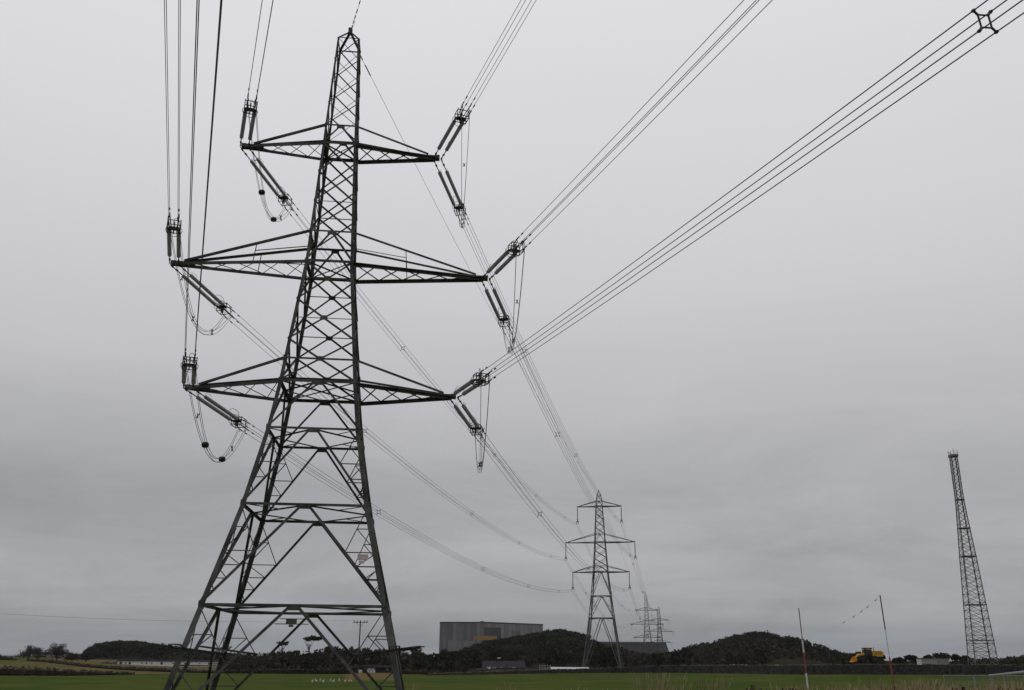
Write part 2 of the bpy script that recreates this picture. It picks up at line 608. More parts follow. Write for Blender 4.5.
# ------------------------------------------------------------------ lattice pylon
LEGW = [(0, 6.46), (6.54, 4.87), (12.07, 3.53), (16.67, 2.69), (19.69, 2.31), (21.15, 2.17), (27.98, 1.51), (30.14, 1.42), (36.93, 1.12), (38.35, 1.07), (45.81, 0.77)]
TENSION = dict(legw=LEGW, apex=47.0, dl=0.14, arms=[('bottom', 19.69, 21.15, 8.38), ('middle', 27.98, 30.14, 10.28), ('top', 36.93, 38.35, 6.77)],
               xbands=[(38.35, 45.81, 4, .055, False), (30.14, 36.93, 3, .105, False), (19.69, 27.98, 3, .11, True)],
               vbands=[(36.93, 38.35, .11), (27.98, 30.14, .13)],
               kbands=[(16.67, 19.69, .12, 0), (12.07, 16.67, .13, 3), (6.54, 12.07, .15, 4), (0.0, 6.54, .155, 3)], hangers=True)
SUSPENSION = dict(legw=[(-1.5, 5.6), (0, 5.25), (13.8, 3.35), (19.6, 2.7), (26.1, 2.05), (27.6, 1.95), (34.2, 1.5), (36.4, 1.4), (44.2, 0.95), (45.6, 0.85), (47.6, 0.55)], apex=48.5,
                  arms=[('bottom', 26.1, 27.6, 7.9), ('middle', 34.2, 36.4, 9.75), ('top', 44.2, 45.6, 6.3)],
                  xbands=[(45.6, 47.6, 1, .09, False), (36.4, 44.2, 4, .12, False), (27.6, 34.2, 3, .13, False)],
                  vbands=[(44.2, 45.6, .12), (34.2, 36.4, .13), (26.1, 27.6, .13)],
                  kbands=[(19.6, 26.1, .15, 2), (13.8, 19.6, .16, 2), (-1.5, 13.8, .2, 4)], hangers=False)


def V(*a):
    return Vector(a)


def pylon(root, sp, steel, k=1.0, fine=True):
    """k scales the section sizes"""
    w = lambda z: interp(sp['legw'], z)
    FACES = [((-1, -1), (1, -1), V(0, -1, 0)), ((1, -1), (1, 1), V(1, 0, 0)), ((1, 1), (-1, 1), V(0, 1, 0)), ((-1, 1), (-1, -1), V(-1, 0, 0))]
    P = lambda c, z: V(c[0] * w(z), c[1] * w(z), z)
    zs = [a for a, _ in sp['legw']]
    # legs
    for c in ((-1, -1), (1, -1), (-1, 1), (1, 1)):
        mb = MB()
        for z0, z1 in zip(zs, zs[1:]):
            fr = (z0 / sp['apex'])
            s = k * (0.30 - 0.20 * min(1, max(0, fr)))
            o = V(-c[0], -c[1], 0) * 0.0
            mb.leg(P(c, z0) + o, P(c, z1 + 0.02) + o, V(-c[0], 0, 0), V(0, -c[1], 0), s, s * 0.13)
        for z1 in (zs[1:-1] if fine else []):   # splice plates
            s = 0.30 - 0.20 * z1 / sp['apex']
            mb.box(P(c, z1) + V(-c[0] * s * .5, c[1] * 0.02, 0), (s * 1.05, 0.03, 0.8 * s + .2))
            mb.box(P(c, z1) + V(c[0] * 0.02, -c[1] * s * .5, 0), (0.03, s * 1.05, 0.8 * s + .2))
        if fine and c == (1, -1):       # step bolts
            z = 5.5
            while z < 45:
                mb.tube([P(c, z), P(c, z) + V(c[0] * .13, 0, 0)], 0.011, 4)
                mb.tube([P(c, z + .22), P(c, z + .22) + V(0, c[1] * .13, 0)], 0.011, 4)
                z += 0.5
        lg = mb.build('leg', steel, root)
        if fine:
            fb = MB()
            q = P(c, 0)
            fb.lathe(q + V(0, 0, -0.6), (0, 0, 1), [(0, .75), (0.55, .75), (0.9, .45), (1.0, .42)], 14)
            fb.build('footing', M['concrete'], lg)
    # bracing, one mesh per face
    for c1, c2, n in FACES:
        mb = MB()
        for zb, zt, cnt, s, gus in sp['xbands']:
            for i in range(cnt):
                a, b_ = zb + (zt - zb) * i / cnt, zb + (zt - zb) * (i + 1) / cnt
                cage = fine and zb > 38
                mb.angle(P(c1, a), P(c2, b_), s * k * (1.3 if cage else 1), n, off=0.0)
                mb.angle(P(c2, a), P(c1, b_), s * k * (.6 if cage else 1), n, off=0.035)
                m_ = (w(a) * b_ + w(b_) * a) / (w(a) + w(b_))
                m_ = a + (b_ - a) * w(a) / (w(a) + w(b_))
                if fine and gus:
                    mid = (P(c1, m_) + P(c2, m_)) / 2
                    mb.box(mid + n * 0.05, (abs(n.y) * .42 + .03, abs(n.x) * .42 + .03, .3))
                    mb.angle(P(c1, m_), P(c2, m_), .05, n, off=-0.04)
                elif fine and i % 2 == 1 and not cage:
                    mb.angle(P(c1, a), P(c2, a), .05, n, off=-0.04)
        for zb, zt, s in sp['vbands']:
            ap = (P(c1, zt) + P(c2, zt)) / 2
            for c in (c1, c2):
                mb.angle(P(c, zb), ap, s * k, n)
            mb.box(ap + n * 0.045 - V(0, 0, .1), (abs(n.y) * .5 + .03, abs(n.x) * .5 + .03, .3))
        for zb, zt, s, nsub in sp['kbands']:
            mid = (P(c1, zt) + P(c2, zt)) / 2
            g = (P(c2, zt) - P(c1, zt)).normalized()
            mb.box(mid + n * 0.05 - V(0, 0, .12), (abs(n.y) * .55 + .03, abs(n.x) * .55 + .03, .26))
            for c, sg in ((c1, -1), (c2, 1)):
                top = mid + g * sg * 0.16
                mb.angle(P(c, zb), top, s * k, n)
                if nsub:
                    fr = {2: [.45, .72], 3: [.46, .66, .84], 4: [.48, .62, .75, .87]}[nsub]
                    leg_pts = [P(c, zt + (zb - zt) * q) for q in fr]
                    dia_pts = [top + (P(c, zb) - top) * q for q in fr]
                    r_ = 0.05 * k if fine else 0.06 * k
                    for lp, dp in zip(leg_pts, dia_pts):
                        mb.angle(lp, dp, r_ * 1.1, n, off=-0.03)
                    mb.angle(P(c, zt), dia_pts[0], r_, n, off=-0.05)
                    lq = P(c, zt + (zb - zt) * fr[0] * .5)
                    mb.angle(lq, (P(c, zt) + dia_pts[0]) / 2, r_, n, off=-0.07)
                    if fine:
                        mb.angle((P(c, zt) + dia_pts[0]) / 2, leg_pts[0], r_, n, off=-0.09)
                    for q in range(len(fr) - 1):
                        mb.angle(leg_pts[q], dia_pts[q + 1], r_, n, off=-0.06)
            mb.angle(P(c1, zt), P(c2, zt), s * k, n, off=0.04)
        for _, zl, zu, _l in sp['arms']:
            mb.angle(P(c1, zl), P(c2, zl), .18 * k, n, off=0.045)
            mb.angle(P(c1, zu), P(c2, zu), .12 * k, n, off=0.045)
        if fine:
            zc_ = 45.81
            mb.angle(P(c1, zc_), P(c2, zc_), .07, n)
        mb.build('face_bracing', steel, root)
    # plan bracing at the rings
    for zb, zt, s, nsub in sp['kbands']:
        mb = MB()
        pts = [V(0, -w(zt), zt), V(w(zt), 0, zt), V(0, w(zt), zt), V(-w(zt), 0, zt)]
        for i in range(4):
            mb.angle(pts[i], pts[(i + 1) % 4], .08 * k, (0, 0, 1))
        if fine and nsub >= 3:
            for sx in (-1, 1):
                for sy in (-1, 1):
                    mb.angle(V(sx * w(zt), sy * w(zt), zt), V(sx * w(zt) / 2, sy * w(zt) / 2, zt), .05, (0, 0, 1))
        mb.build('plan_bracing', steel, root)
    for _, zl, zu, _l in sp['arms']:
        mb = MB()
        mb.angle(V(-w(zl), -w(zl), zl), V(w(zl), w(zl), zl), .08 * k, (0, 0, 1))
        mb.angle(V(w(zl), -w(zl), zl), V(-w(zl), w(zl), zl), .08 * k, (0, 0, 1))
        mb.build('plan_bracing', steel, root)
    # cross arms
    for nm, zl, zu, l_full in sp['arms']:
        for sx in (-1, 1):
            mb = MB()
            l = l_full - (sp.get('dl', 0) if sx < 0 else 0)
            tip = V(sx * l, 0, zl)
            a_in = {-1: V(sx * w(zl), -w(zl), zl), 1: V(sx * w(zl), w(zl), zl)}
            u_in = {-1: V(sx * w(zu), -w(zu), zu), 1: V(sx * w(zu), w(zu), zu)}
            endp = {sy: V(sx * (l - 0.25), sy * 0.16, zl) for sy in (-1, 1)}
            for sy in (-1, 1):
                mb.angle(a_in[sy], endp[sy], .21 * k, (0, 0, 1), t=.045, off=0.02 * sy)
                mb.angle(u_in[sy], endp[sy] + V(-sx * .5, 0, 0.16), .145 * k, (0, sy, 0))
            n = 5 if l > 9 else 4
            L_ = lambda sy, q: a_in[sy] + (endp[sy] - a_in[sy]) * q
            for i in range(n):
                q0, q1 = i / n * .92, (i + 1) / n * .92
                mb.angle(L_(-1, q0), L_(1, q1), .055 * k, (0, 0, 1), off=0.0)
                mb.angle(L_(1, q0), L_(-1, q1), .055 * k, (0, 0, 1), off=0.03)
            mb.box(tip + V(-sx * .75, 0, 0.01), (1.3, 0.40, 0.16))
            mb.box(tip + V(-sx * .12, 0, -0.01), (0.34, 0.46, 0.24))
            if sp['hangers'] and l > 9:
                for sy in (-1, 1):
                    q = .42
                    up = u_in[sy] + (endp[sy] + V(-sx * .5, 0, 0.16) - u_in[sy]) * q
                    lo_ = L_(sy, q * .96)
                    mb.angle(up, lo_, .05, (0, sy, 0))
                    mz = V(sx * w(zl + 1.0), sy * w(zl + 1.0), zl + 1.0)
                    mb.angle(mz, up + (lo_ - up) * .42, .05, (0, sy, 0))
            mb.build('cross_arm', steel, root)
    # peak
    mb = MB()
    zc_ = sp['legw'][-1][0]
    ap = V(0, 0, sp['apex'])
    for c in ((-1, -1), (1, -1), (-1, 1), (1, 1)):
        mb.angle(P(c, zc_), ap, .1 * k, V(c[0], c[1], 0))
    mb.box(ap, (.28, .28, .45))
    if fine:
        for sx in (-1, 1):   # the long straps of the peak
            mb.angle(V(sx * w(45.81), w(45.81), 45.81), ap, .13, (sx, 0, 0))
        mb.tube([ap + V(.05, 0, .2), ap + V(.25, .1, .7), ap + V(.25, .1, 1.0)], .012, 4)
    mb.build('peak', steel, root)
    return w


MAIN = V(-11.93, 53.92, 0)
YAW = math.radians(5.9026)
main = thing('electricity_pylon', 'tallest and nearest dark lattice pylon with long paired insulators on six arm tips', 'pylon', MAIN, YAW, 'pylons of the power line')
mw = pylon(main, TENSION, M['steel'])
legs_main = [o for o in main.children if o.name.startswith('leg')]

# anti-climbing guards: barbed wire on outriggers round every leg
for lg, c in zip(legs_main, ((-1, -1), (1, -1), (-1, 1), (1, 1))):
    mb = MB()
    z = 4.35
    q = V(c[0] * mw(z), c[1] * mw(z), z)
    for ax in (V(c[0], 0, 0), V(0, c[1], 0)):
        side = V(0, 1, 0) if ax.x else V(1, 0, 0)
        a, e = q - ax * 2.1 + V(0, 0, -.25), q + ax * 1.35 + V(0, 0, .18)
        for o in (-.26, .26):
            mb.tube([a + side * o, q + side * o, e + side * o], 0.05, 5)
        for o in (-.12, .02, .14):
            mb.tube([a + side * o + V(0, 0, .05), e + side * o + V(0, 0, .05)], 0.012, 4)
        mb.tube([e + side * (.26 * math.cos(x)) + ax * (.2 * math.sin(x)) for x in [math.pi * i / 6 for i in range(7)]], 0.03, 5)
        for i in range(16):
            p_ = a + (e - a) * (i + .5) / 16 + side * rng.uniform(-.2, .2)
            d_ = V(rng.uniform(-1, 1), rng.uniform(-1, 1), rng.uniform(-.6, 1)) * .16
            mb.tube([p_ - d_ * .6, p_ + d_ * .6], 0.009, 3)
        mb.build('climbing_guard', M['steel'], lg)

# signs bolted to the lattice
zs_ = 9.15
mb = MB()
mb.box((3.42, -mw(zs_) - .08, zs_), (.58, .015, .32), mi=0)
mb.box((3.36, -mw(zs_) - .07, zs_ - .26), (.28, .015, .16), mi=0)
mb.box((3.42, -mw(zs_) - .089, zs_ + .09), (.56, .004, .08), mi=1)
mb.box((3.42, -mw(zs_) - .089, zs_ - .09), (.40, .004, .05), mi=1)
mb.build('warning_sign', [M['sign_pink'], M['sign_red']], main)
mb = MB()
zs_ = 5.72
yy = -mw(zs_) - .02
mb.box((-.02, yy - .03, zs_), (.56, .02, .28))
mb.box((-.02, yy - .03, zs_ - .21), (.24, .02, .12))
mb.build('number_plate', M['plate_dark'], main)
mb = MB()
for zz in (zs_ + .14, zs_ - .12):
    hw = .30 + (6.2 - zz) * .95
    mb.angle((-hw, -mw(zz), zz), (hw, -mw(zz), zz), .045, (0, -1, 0))
mb.build('plate_rail', M['steel'], main)

# ------------------------------------------------------------------ the other pylons of the line
P2 = V(25.02, 254, 0)
YAW2 = math.radians(-10.4)
second = thing('electricity_pylon', 'suspension pylon in mid distance with insulators hanging straight down, behind the stone wall', 'pylon', (P2.x, P2.y, 0.2), YAW2, 'pylons of the power line')
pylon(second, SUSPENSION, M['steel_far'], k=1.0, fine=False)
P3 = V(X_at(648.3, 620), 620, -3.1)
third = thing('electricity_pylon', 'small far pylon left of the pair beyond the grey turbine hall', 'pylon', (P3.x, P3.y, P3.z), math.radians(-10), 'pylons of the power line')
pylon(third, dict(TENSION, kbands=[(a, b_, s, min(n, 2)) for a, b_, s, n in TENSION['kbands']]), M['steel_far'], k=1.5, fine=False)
P4 = V(X_at(660.8, 760), 760, -4.1)
fourth = copy_tree(third)
fourth['label'] = 'farthest and smallest pylon, right of the pair beyond the turbine hall'
fourth.location = P4
fourth.rotation_euler = (0, 0, math.radians(-16))


def local(base, yaw, p):
    return Vector(base) + Matrix.Rotation(yaw, 3, 'Z') @ Vector(p)


# ------------------------------------------------------------------ insulators, jumpers and conductors
ARM = {n: (zl, l) for n, zl, zu, l in TENSION['arms']}
SIDE = {-1: 'left', 1: 'right'}
HERE = 'of the nearest pylon'


def frame_to(d):
    d = d.normalized()
    x = d.cross(V(0, 0, 1)).normalized()
    z = x.cross(d)
    return Matrix((x, d, z)).transposed()


def disc_string(L0, L1, x):
    """a long string of cap and pin discs along +Y"""
    mb = MB()
    n = 24
    pitch = (L1 - L0) / n
    pr = []
    for i in range(n):
        y = i * pitch
        pr += [(y, .042), (y + pitch * .34, .046), (y + pitch * .42, .08), (y + pitch * .50, .132), (y + pitch * .58, .132), (y + pitch * .60, .045)]
    mb.lathe((x, L0, 0), (0, 1, 0), pr, 10)
    return mb


def tension_set(L0, L1, LS, label):
    root = thing('insulator_set', label, 'insulator', group='insulator sets at the cross arm tips')
    for x in (-.27, .27):
        s_ = disc_string(L0, L1, x).build('insulator_string', M['porcelain'], root)
        lb = MB()
        lb.tube([(x, 0, 0), (x, L0, 0)], .035, 6)
        lb.box((x, L0 * .5, 0), (.12, .22, .05))
        lb.box((x, L0 * .15, 0), (.05, .24, .14))
        lb.build('link', M['fitting'], s_)
        lb = MB()
        lb.box((x, L1 + .12, 0), (.09, .3, .07))
        lb.build('end_cap', M['fitting'], s_)
        hb = MB()
        hb.tube([(x, L0 - .02, .03), (x, L0 + .1, .26), (x, L0 + .5, .34), (x, L0 + .8, .30)], .012, 5)
        hb.build('arcing_horn', M['fitting'], s_)
    mb = MB()
    mb.prof(V(0, L1 + .32, -.03), V(0, L1 + .32, .03), V(1, 0, 0), V(0, 1, 0), [(-.38, -.1), (.38, -.1), (.28, .3), (-.28, .3)])
    mb.prof(V(-.03, L1 + .4, 0), V(.03, L1 + .4, 0), V(0, 0, 1), V(0, 1, 0), [(-.34, .0), (-.34, .3), (.34, .3), (.34, .0), (.1, -.15), (-.1, -.15)])
    for y in (L1 + .42, L1 + 1.05):      # the boxy frame that spreads the four wires
        for a_, b_ in (((-.36, -.27), (.36, -.27)), ((.36, -.27), (.36, .27)), ((.36, .27), (-.36, .27)), ((-.36, .27), (-.36, -.27))):
            mb.tube([(a_[0], y, a_[1]), (b_[0], y, b_[1])], .028, 5)
    for x in (-.36, .36):
        for z in (-.27, .27):
            mb.tube([(x, L1 + .3, z), (x, L1 + 1.2, z)], .026, 5)
    mb.build('yoke_plate', M['fitting'], root)
    for x in (-.25, .25):
        for z in (-.25, .25):
            mb = MB()
            mb.tube([(x * .6, L1 + .3, z * .6), (x, LS - .3, z), (x, LS + .1, z)], [.02, .04, .04], 5)
            mb.tube([(x, LS - .25, z), (x * .7, LS - .4, z - .2)], .025, 5)
            mb.build('wire_clamp', M['fitting'], root)
            mb = MB()
            mb.tube([(x, LS + .55, z), (x, LS + .8, z)], .042, 6)
            mb.build('vibration_damper', M['fitting'], root)
    rb = MB()
    rb.tube([(.46 * math.cos(a), L1 + .12 + .12 * math.cos(2 * a), .32 * math.sin(a)) for a in [2 * math.pi * i / 20 for i in range(20)]], .018, 5, closed=True)
    rb.tube([(.16 * math.cos(a) - .1, L1 + .1 + .42 * math.cos(a), .42 + .34 * math.sin(a)) for a in [math.pi * 1.45 * i / 14 - .6 for i in range(15)]], .016, 5)
    rb.build('arcing_ring', M['fitting'], root)
    return root


def wires(root, path_fn, t0, t1, n, spacers, off=.25, r=.0150, roll=0.0):
    """quad bundle along path_fn(t); returns nothing"""
    ts = [t0 + (t1 - t0) * i / n for i in range(n + 1)]
    ctr = [path_fn(q) for q in ts]
    fr = []
    for i in range(n + 1):
        d = ctr[min(i + 1, n)] - ctr[max(0, i - 1)]
        fr.append(frame_to(d) @ Matrix.Rotation(roll, 3, 'Y'))
    for x, z in ((-off, -off), (off, -off), (-off, off), (off, off)):
        mb = MB()
        mb.tube([c + m_ @ V(x, 0, z) for c, m_ in zip(ctr, fr)], r, 5)
        mb.build('wire', M['wire'], root)
    for q in spacers:
        c = path_fn(q)
        m_ = frame_to(path_fn(q + .5) - path_fn(q - .5)) @ Matrix.Rotation(roll, 3, 'Y')
        mb = MB()
        k = off * .62
        cs = [(-k, -k), (k, -k), (k, k), (-k, k)]
        for i in range(4):
            a, b_ = cs[i], cs[(i + 1) % 4]
            mb.tube([c + m_ @ V(a[0], 0, a[1]), c + m_ @ V(b_[0], 0, b_[1])], .021, 6)
            mb.tube([c + m_ @ V(a[0], 0, a[1]), c + m_ @ V(a[0] / k * off, 0, a[1] / k * off)], .027, 6)
            e = c + m_ @ V(a[0] / k * off, 0, a[1] / k * off)
            mb.tube([e - m_ @ V(0, .045, 0), e, e + m_ @ V(0, .045, 0)], [.025, .042, .025], 8)
        mb.build('spacer', M['fitting'], root)


NEAR = {('bottom', -1): (160.28, -.042), ('middle', -1): (160.35, -.036), ('top', -1): (160.1, -.12), ('top', 1): (160.85, -.066), ('middle', 1): (161.1, -.084), ('bottom', 1): (161.6, -.09)}
FAR2 = {'bottom': (26.1, 7.9), 'middle': (34.2, 9.75), 'top': (44.2, 6.3)}
FEND = {('bottom', -1): (17.19, 17.3), ('middle', -1): (15.66, 25.63), ('top', -1): (18.94, 35.34), ('top', 1): (31.34, 35.37), ('middle', 1): (34.71, 25.76), ('bottom', 1): (32.82, 17.52)}
JUMP = {('bottom', -1): 3.9, ('middle', -1): 3.8, ('top', -1): 4.0, ('top', 1): 3.7, ('middle', 1): 4.2, ('bottom', 1): 4.0}
BALLS = {('bottom', -1), ('top', -1)}
SPANF = [.182, .425, .631, .857]
LSN, LSF = 7.4, 7.9
ROLL_B = math.radians(11)


def place(o, p, d):
    o.matrix_world = Matrix.Translation(p) @ frame_to(d).to_4x4()


proto_n = proto_f = None
for (arm, sd), (azd, sl) in NEAR.items():
    zl, l = ARM[arm]
    tip = local(MAIN, YAW, (sd * (l - .12 - (.14 if sd < 0 else 0)), 0, zl - .08))
    th = math.radians(azd)
    dh = V(math.sin(th), math.cos(th), 0)

    def near(q, tip=tip, dh=dh, sl=sl):
        return tip + dh * q + V(0, 0, sl * q - sl / 330 * q * q)
    ex, ez = FEND[(arm, sd)]
    loc2 = Vector((sd * FAR2[arm][1], 0, 0))
    end = local(P2, YAW2, loc2)
    end = V(end.x, end.y, ez + EYE)
    dv = end - tip
    Lh = math.hypot(dv.x, dv.y)

    def far(q, tip=tip, dv=dv, Lh=Lh):
        u_ = q / Lh
        return tip + dv * u_ - V(0, 0, 4 * 3.9 * u_ * (1 - u_))
    what = f'{SIDE[sd]} {arm} arm tip {HERE}'
    # two tension sets on the tip
    for towards, fn, (L0, L1, LS) in (('near', near, (1.45, 5.45, LSN)), ('far', far, (1.6, 6.1, LSF))):
        lab = f'twin disc insulator set on {what}, ' + ('facing the viewer' if towards == 'near' else 'facing far pylons')
        pro = proto_n if towards == 'near' else proto_f
        if pro is None:
            o = tension_set(L0, L1, LS, lab)
            if towards == 'near':
                proto_n = o
            else:
                proto_f = o
        else:
            o = copy_tree(pro)
            o['label'] = lab
        place(o, fn(0), fn(1.0) - fn(0))
    # conductors
    nb = thing('power_line', f'quad conductor bundle from {what} passing overhead', 'power line', near(LSN), group='conductor bundles')
    for_parent = near(LSN)
    wires(nb, lambda q: near(q) - for_parent, LSN, 150, 44, [42.0] if (arm, sd) == ('bottom', 1) else [64.0], off=.23 if (arm, sd) == ('bottom', 1) else .25, roll=ROLL_B if (arm, sd) == ('bottom', 1) else 0.0)
    fb_ = thing('power_line', f'quad conductor bundle from {what} to second pylon', 'power line', far(LSF), group='conductor bundles')
    fp = far(LSF)
    wires(fb_, lambda q: far(q) - fp, LSF, Lh, 30, [Lh * q for q in SPANF])
    # jumper loop under the arm
    A, B = near(LSN - .3), far(LSF - .3)
    sag = JUMP[(arm, sd)]

    def jump(u_, A=A, B=B, sag=sag):
        return A + (B - A) * u_ - V(0, 0, sag * (1 - abs(2 * u_ - 1) ** 1.9))
    nw = 'with black weights ' if (arm, sd) in BALLS else ''
    jl = thing('jumper_loop', f'jumper loop {nw}under {what}', 'jumper cable', A, group='jumper loops')
    lat = (B - A).cross(V(0, 0, 1)).normalized()
    def jn(u_):
        d = (jump(min(1, u_ + .01)) - jump(max(0, u_ - .01))).normalized()
        return lat.cross(d).normalized()
    for o in (-.05, .05):
        for o2 in (-.13, .13):
            mb = MB()
            mb.tube([jump(i / 32) - A + lat * o * (.8 + 4.2 * abs(i / 16 - 1)) + jn(i / 32) * o2 * (.8 if o < 0 else 1) for i in range(33)], .0145, 5)
            mb.build('wire', M['wire'], jl)
    if (arm, sd) in BALLS:
        for u_ in (.36, .66):
            mb = MB()
            c = jump(u_) - A
            mb.lathe(c - lat * .24, lat, [(0.04, .08), (.08, .15), (.18, .18), (.30, .18), (.40, .15), (.44, .08)], 12)
            mb.build('counterweight', M['weight'], jl)
    for u_ in ((.2, .82) if (arm, sd) in BALLS else (.2, .42, .74)):
        mb = MB()
        c = jump(u_) - A
        nn_ = jn(u_)
        mb.tube([c - nn_ * .2 - lat * .06, c + nn_ * .2 + lat * .06], .03, 5)
        mb.tube([c - nn_ * .2 + lat * .06, c + nn_ * .2 - lat * .06], .03, 5)
        mb.build('spacer', M['fitting'], jl)

# earth wires from the peak
ap = MAIN + V(0, 0, 46.9)
th = math.radians(160)
dh = V(math.sin(th), math.cos(th), 0)
ew = lambda q: ap + dh * q + V(0, 0, -.05 * q + .05 / 330 * q * q)
o = thing('earth_wire', 'thin earth wire rising from the nearest pylon peak out of the picture top', 'power line', ap, group='earth wires')
mb = MB(); mb.tube([ew(i * 5) - ap for i in range(31)], .014, 5); mb.build('wire', M['wire'], o)
mb = MB()
for q in (.5, 1.1, 1.7, 2.4, 3.4):
    mb.tube([ew(q) - ap, ew(q + .35) - ap], .04, 5)
mb.build('vibration_damper', M['fitting'], o)
a2 = local(MAIN, YAW, (.72, .74, 45.6))
b2 = local(P2, YAW2, (0, 0, 48.6))
ef = lambda q: a2 + (b2 - a2) * q - V(0, 0, 4 * 2.8 * q * (1 - q))
o = thing('earth_wire', 'thin earth wire running from the nearest pylon peak down to the second pylon peak', 'power line', a2, group='earth wires')
mb = MB(); mb.tube([ef(i / 24) - a2 for i in range(25)], .016, 5); mb.build('wire', M['wire'], o)
mb = MB()
mb.tube([ef(.006) - a2, ef(.012) - a2], .045, 5)
mb.tube([ef(.0) - a2, ef(.003) - a2], .045, 5)
mb.build('vibration_damper', M['fitting'], o)

# hanging insulators of the second pylon
sus = None
for arm, (zl, l) in FAR2.items():
    for sd in (-1, 1):
        ez = FEND[(arm, sd)][1] + EYE
        top = local((P2.x, P2.y, 0.2), YAW2, (sd * (l - .1), 0, zl))
        L_ = top.z - ez
        lab = f'single insulator hanging from the {SIDE[sd]} tip of the {arm} arm of the second pylon'
        if sus is None:
            sus = thing('insulator_set', lab, 'insulator', top, YAW2, 'hanging insulators of the second pylon')
            mb = MB()
            pr = []
            n = 24
            for i in range(n):
                y = .5 + i * 3.5 / n
                pr += [(y, .05), (y + .05, .16), (y + .1, .16), (y + .12, .05)]
            mb.lathe((0, 0, 0), (0, 0, -1), pr, 8)
            mb.tube([(0, 0, 0), (0, 0, -.5)], .05, 5)
            mb.build('insulator_string', M['porcelain'], sus)
            mb = MB()
            mb.box((0, 0, -4.2), (.62, .1, .3))
            mb.tube([(.38 * math.cos(a), .38 * math.sin(a), -3.75) for a in [2 * math.pi * i / 12 for i in range(12)]], .03, 4, closed=True)
            for x in (-.25, .25):
                mb.box((x, 0, -4.6), (.12, .4, .5))
            mb.build('yoke_plate', M['fitting'], sus)
            o = sus
        else:
            o = copy_tree(sus)
            o['label'] = lab
        o.location = top
        o.rotation_euler = (0, 0, YAW2)

# spans onward: second -> third -> fourth pylon
tips3 = {}
for arm, (zl, l) in ARM.items():
    for sd in (-1, 1):
        a = local(P2, YAW2, (sd * FAR2[arm][1], 0, 0)); a.z = FEND[(arm, sd)][1] + EYE
        b_ = local(P3, math.radians(-10), (sd * l, 0, zl))
        c = local(P4, math.radians(-16), (sd * l, 0, zl))
        nm = f'from the {SIDE[sd]} {arm} arm of the second pylon to the third'
        d = (b_ - a)
        b0 = b_ - d.normalized() * 5.0
        fn = lambda q, a=a, d=b0 - a: a + d * q - V(0, 0, 4 * 8.5 * q * (1 - q))
        o = thing('power_line', f'faint conductor bundle {nm}', 'power line', a, group='conductor bundles')
        for off in (-.25, .25):
            for oz in (-.25, .25):
                mb = MB()
                mb.tube([fn(i / 22) - a + V(off, 0, oz) for i in range(23)], .014, 4)
                mb.build('wire', M['wire'], o)
        for q in (.16, .36, .56, .76):
            mb = MB()
            p_ = fn(q) - a
            for s0, s1 in (((-.25, -.25), (.25, -.25)), ((.25, -.25), (.25, .25)), ((.25, .25), (-.25, .25)), ((-.25, .25), (-.25, -.25))):
                mb.tube([p_ + V(s0[0], 0, s0[1]), p_ + V(s1[0], 0, s1[1])], .05, 4)
            mb.build('spacer', M['fitting'], o)
        d2 = (c - b_)
        fn2 = lambda q, b_=b_, d2=d2: b_ + d2 * q - V(0, 0, 4 * 3.0 * q * (1 - q))
        o = thing('power_line', f'faint conductor bundle between the {SIDE[sd]} {arm} arms of the two farthest pylons', 'power line', b_, group='conductor bundles')
        for off in (-.25, .25):
            mb = MB()
            mb.tube([fn2(i / 12) - b_ + V(off, 0, 0) for i in range(13)], .018, 4)
            mb.build('wire', M['wire'], o)
        # far tension insulators: each a few pixels
        for base, nm2, tip_, dirs in (('third', 'third', b_, (a - b_, c - b_)), ('fourth', 'farthest', c, (b_ - c, d2 + V(40, 0, 0)))):
            for dd, wh in zip(dirs, ('nearer', 'farther')):
                dn = dd.normalized()
                mb = MB()
                for x in (-.27, .27):
                    mb.tube([V(x, 0, 0) + dn * .6, V(x, 0, 0) + dn * 4.8], .14, 6)
                    mb.tube([V(x, 0, 0), V(x, 0, 0) + dn * .6], .05, 4)
                mb.box(dn * 5.0, (.8, .3, .5))
                io = mb.build('insulator_set', M['porcelain'])
                io.location = tip_ - V(0, 0, .1)
                tag(io, f'tiny insulator pair on the {nm2} pylon, {SIDE[sd]} {arm} arm, {wh} side', 'insulator', 'insulators of the far pylons')
        for tip_, nm2, da, db in ((b_, 'third', (a - b_), (c - b_)), (c, 'farthest', (b_ - c), d2 + V(40, 0, 0))):
            p0, p1 = da.normalized() * 5, db.normalized() * 5
            mb = MB()
            for off in (-.2, .2):
                mb.tube([p0 + (p1 - p0) * (i / 16) + V(off, 0, -3.8 * (1 - abs(i / 8 - 1) ** 2.2)) for i in range(17)], .03, 4)
            jo = mb.build('jumper_loop', M['wire'])
            jo.location = tip_
            tag(jo, f'tiny jumper loop under the {SIDE[sd]} {arm} arm of the {nm2} pylon', 'jumper cable', 'jumper loops')
a = local(P2, YAW2, (0, 0, 48.6)); b_ = local(P3, 0, (0, 0, 47))
o = thing('earth_wire', 'faint earth wire between the peaks of the second and third pylons', 'power line', a, group='earth wires')
mb = MB(); mb.tube([(b_ - a) * (i / 20) - V(0, 0, 4 * 6 * (i / 20) * (1 - i / 20)) for i in range(21)], .022, 4); mb.build('wire', M['wire'], o)

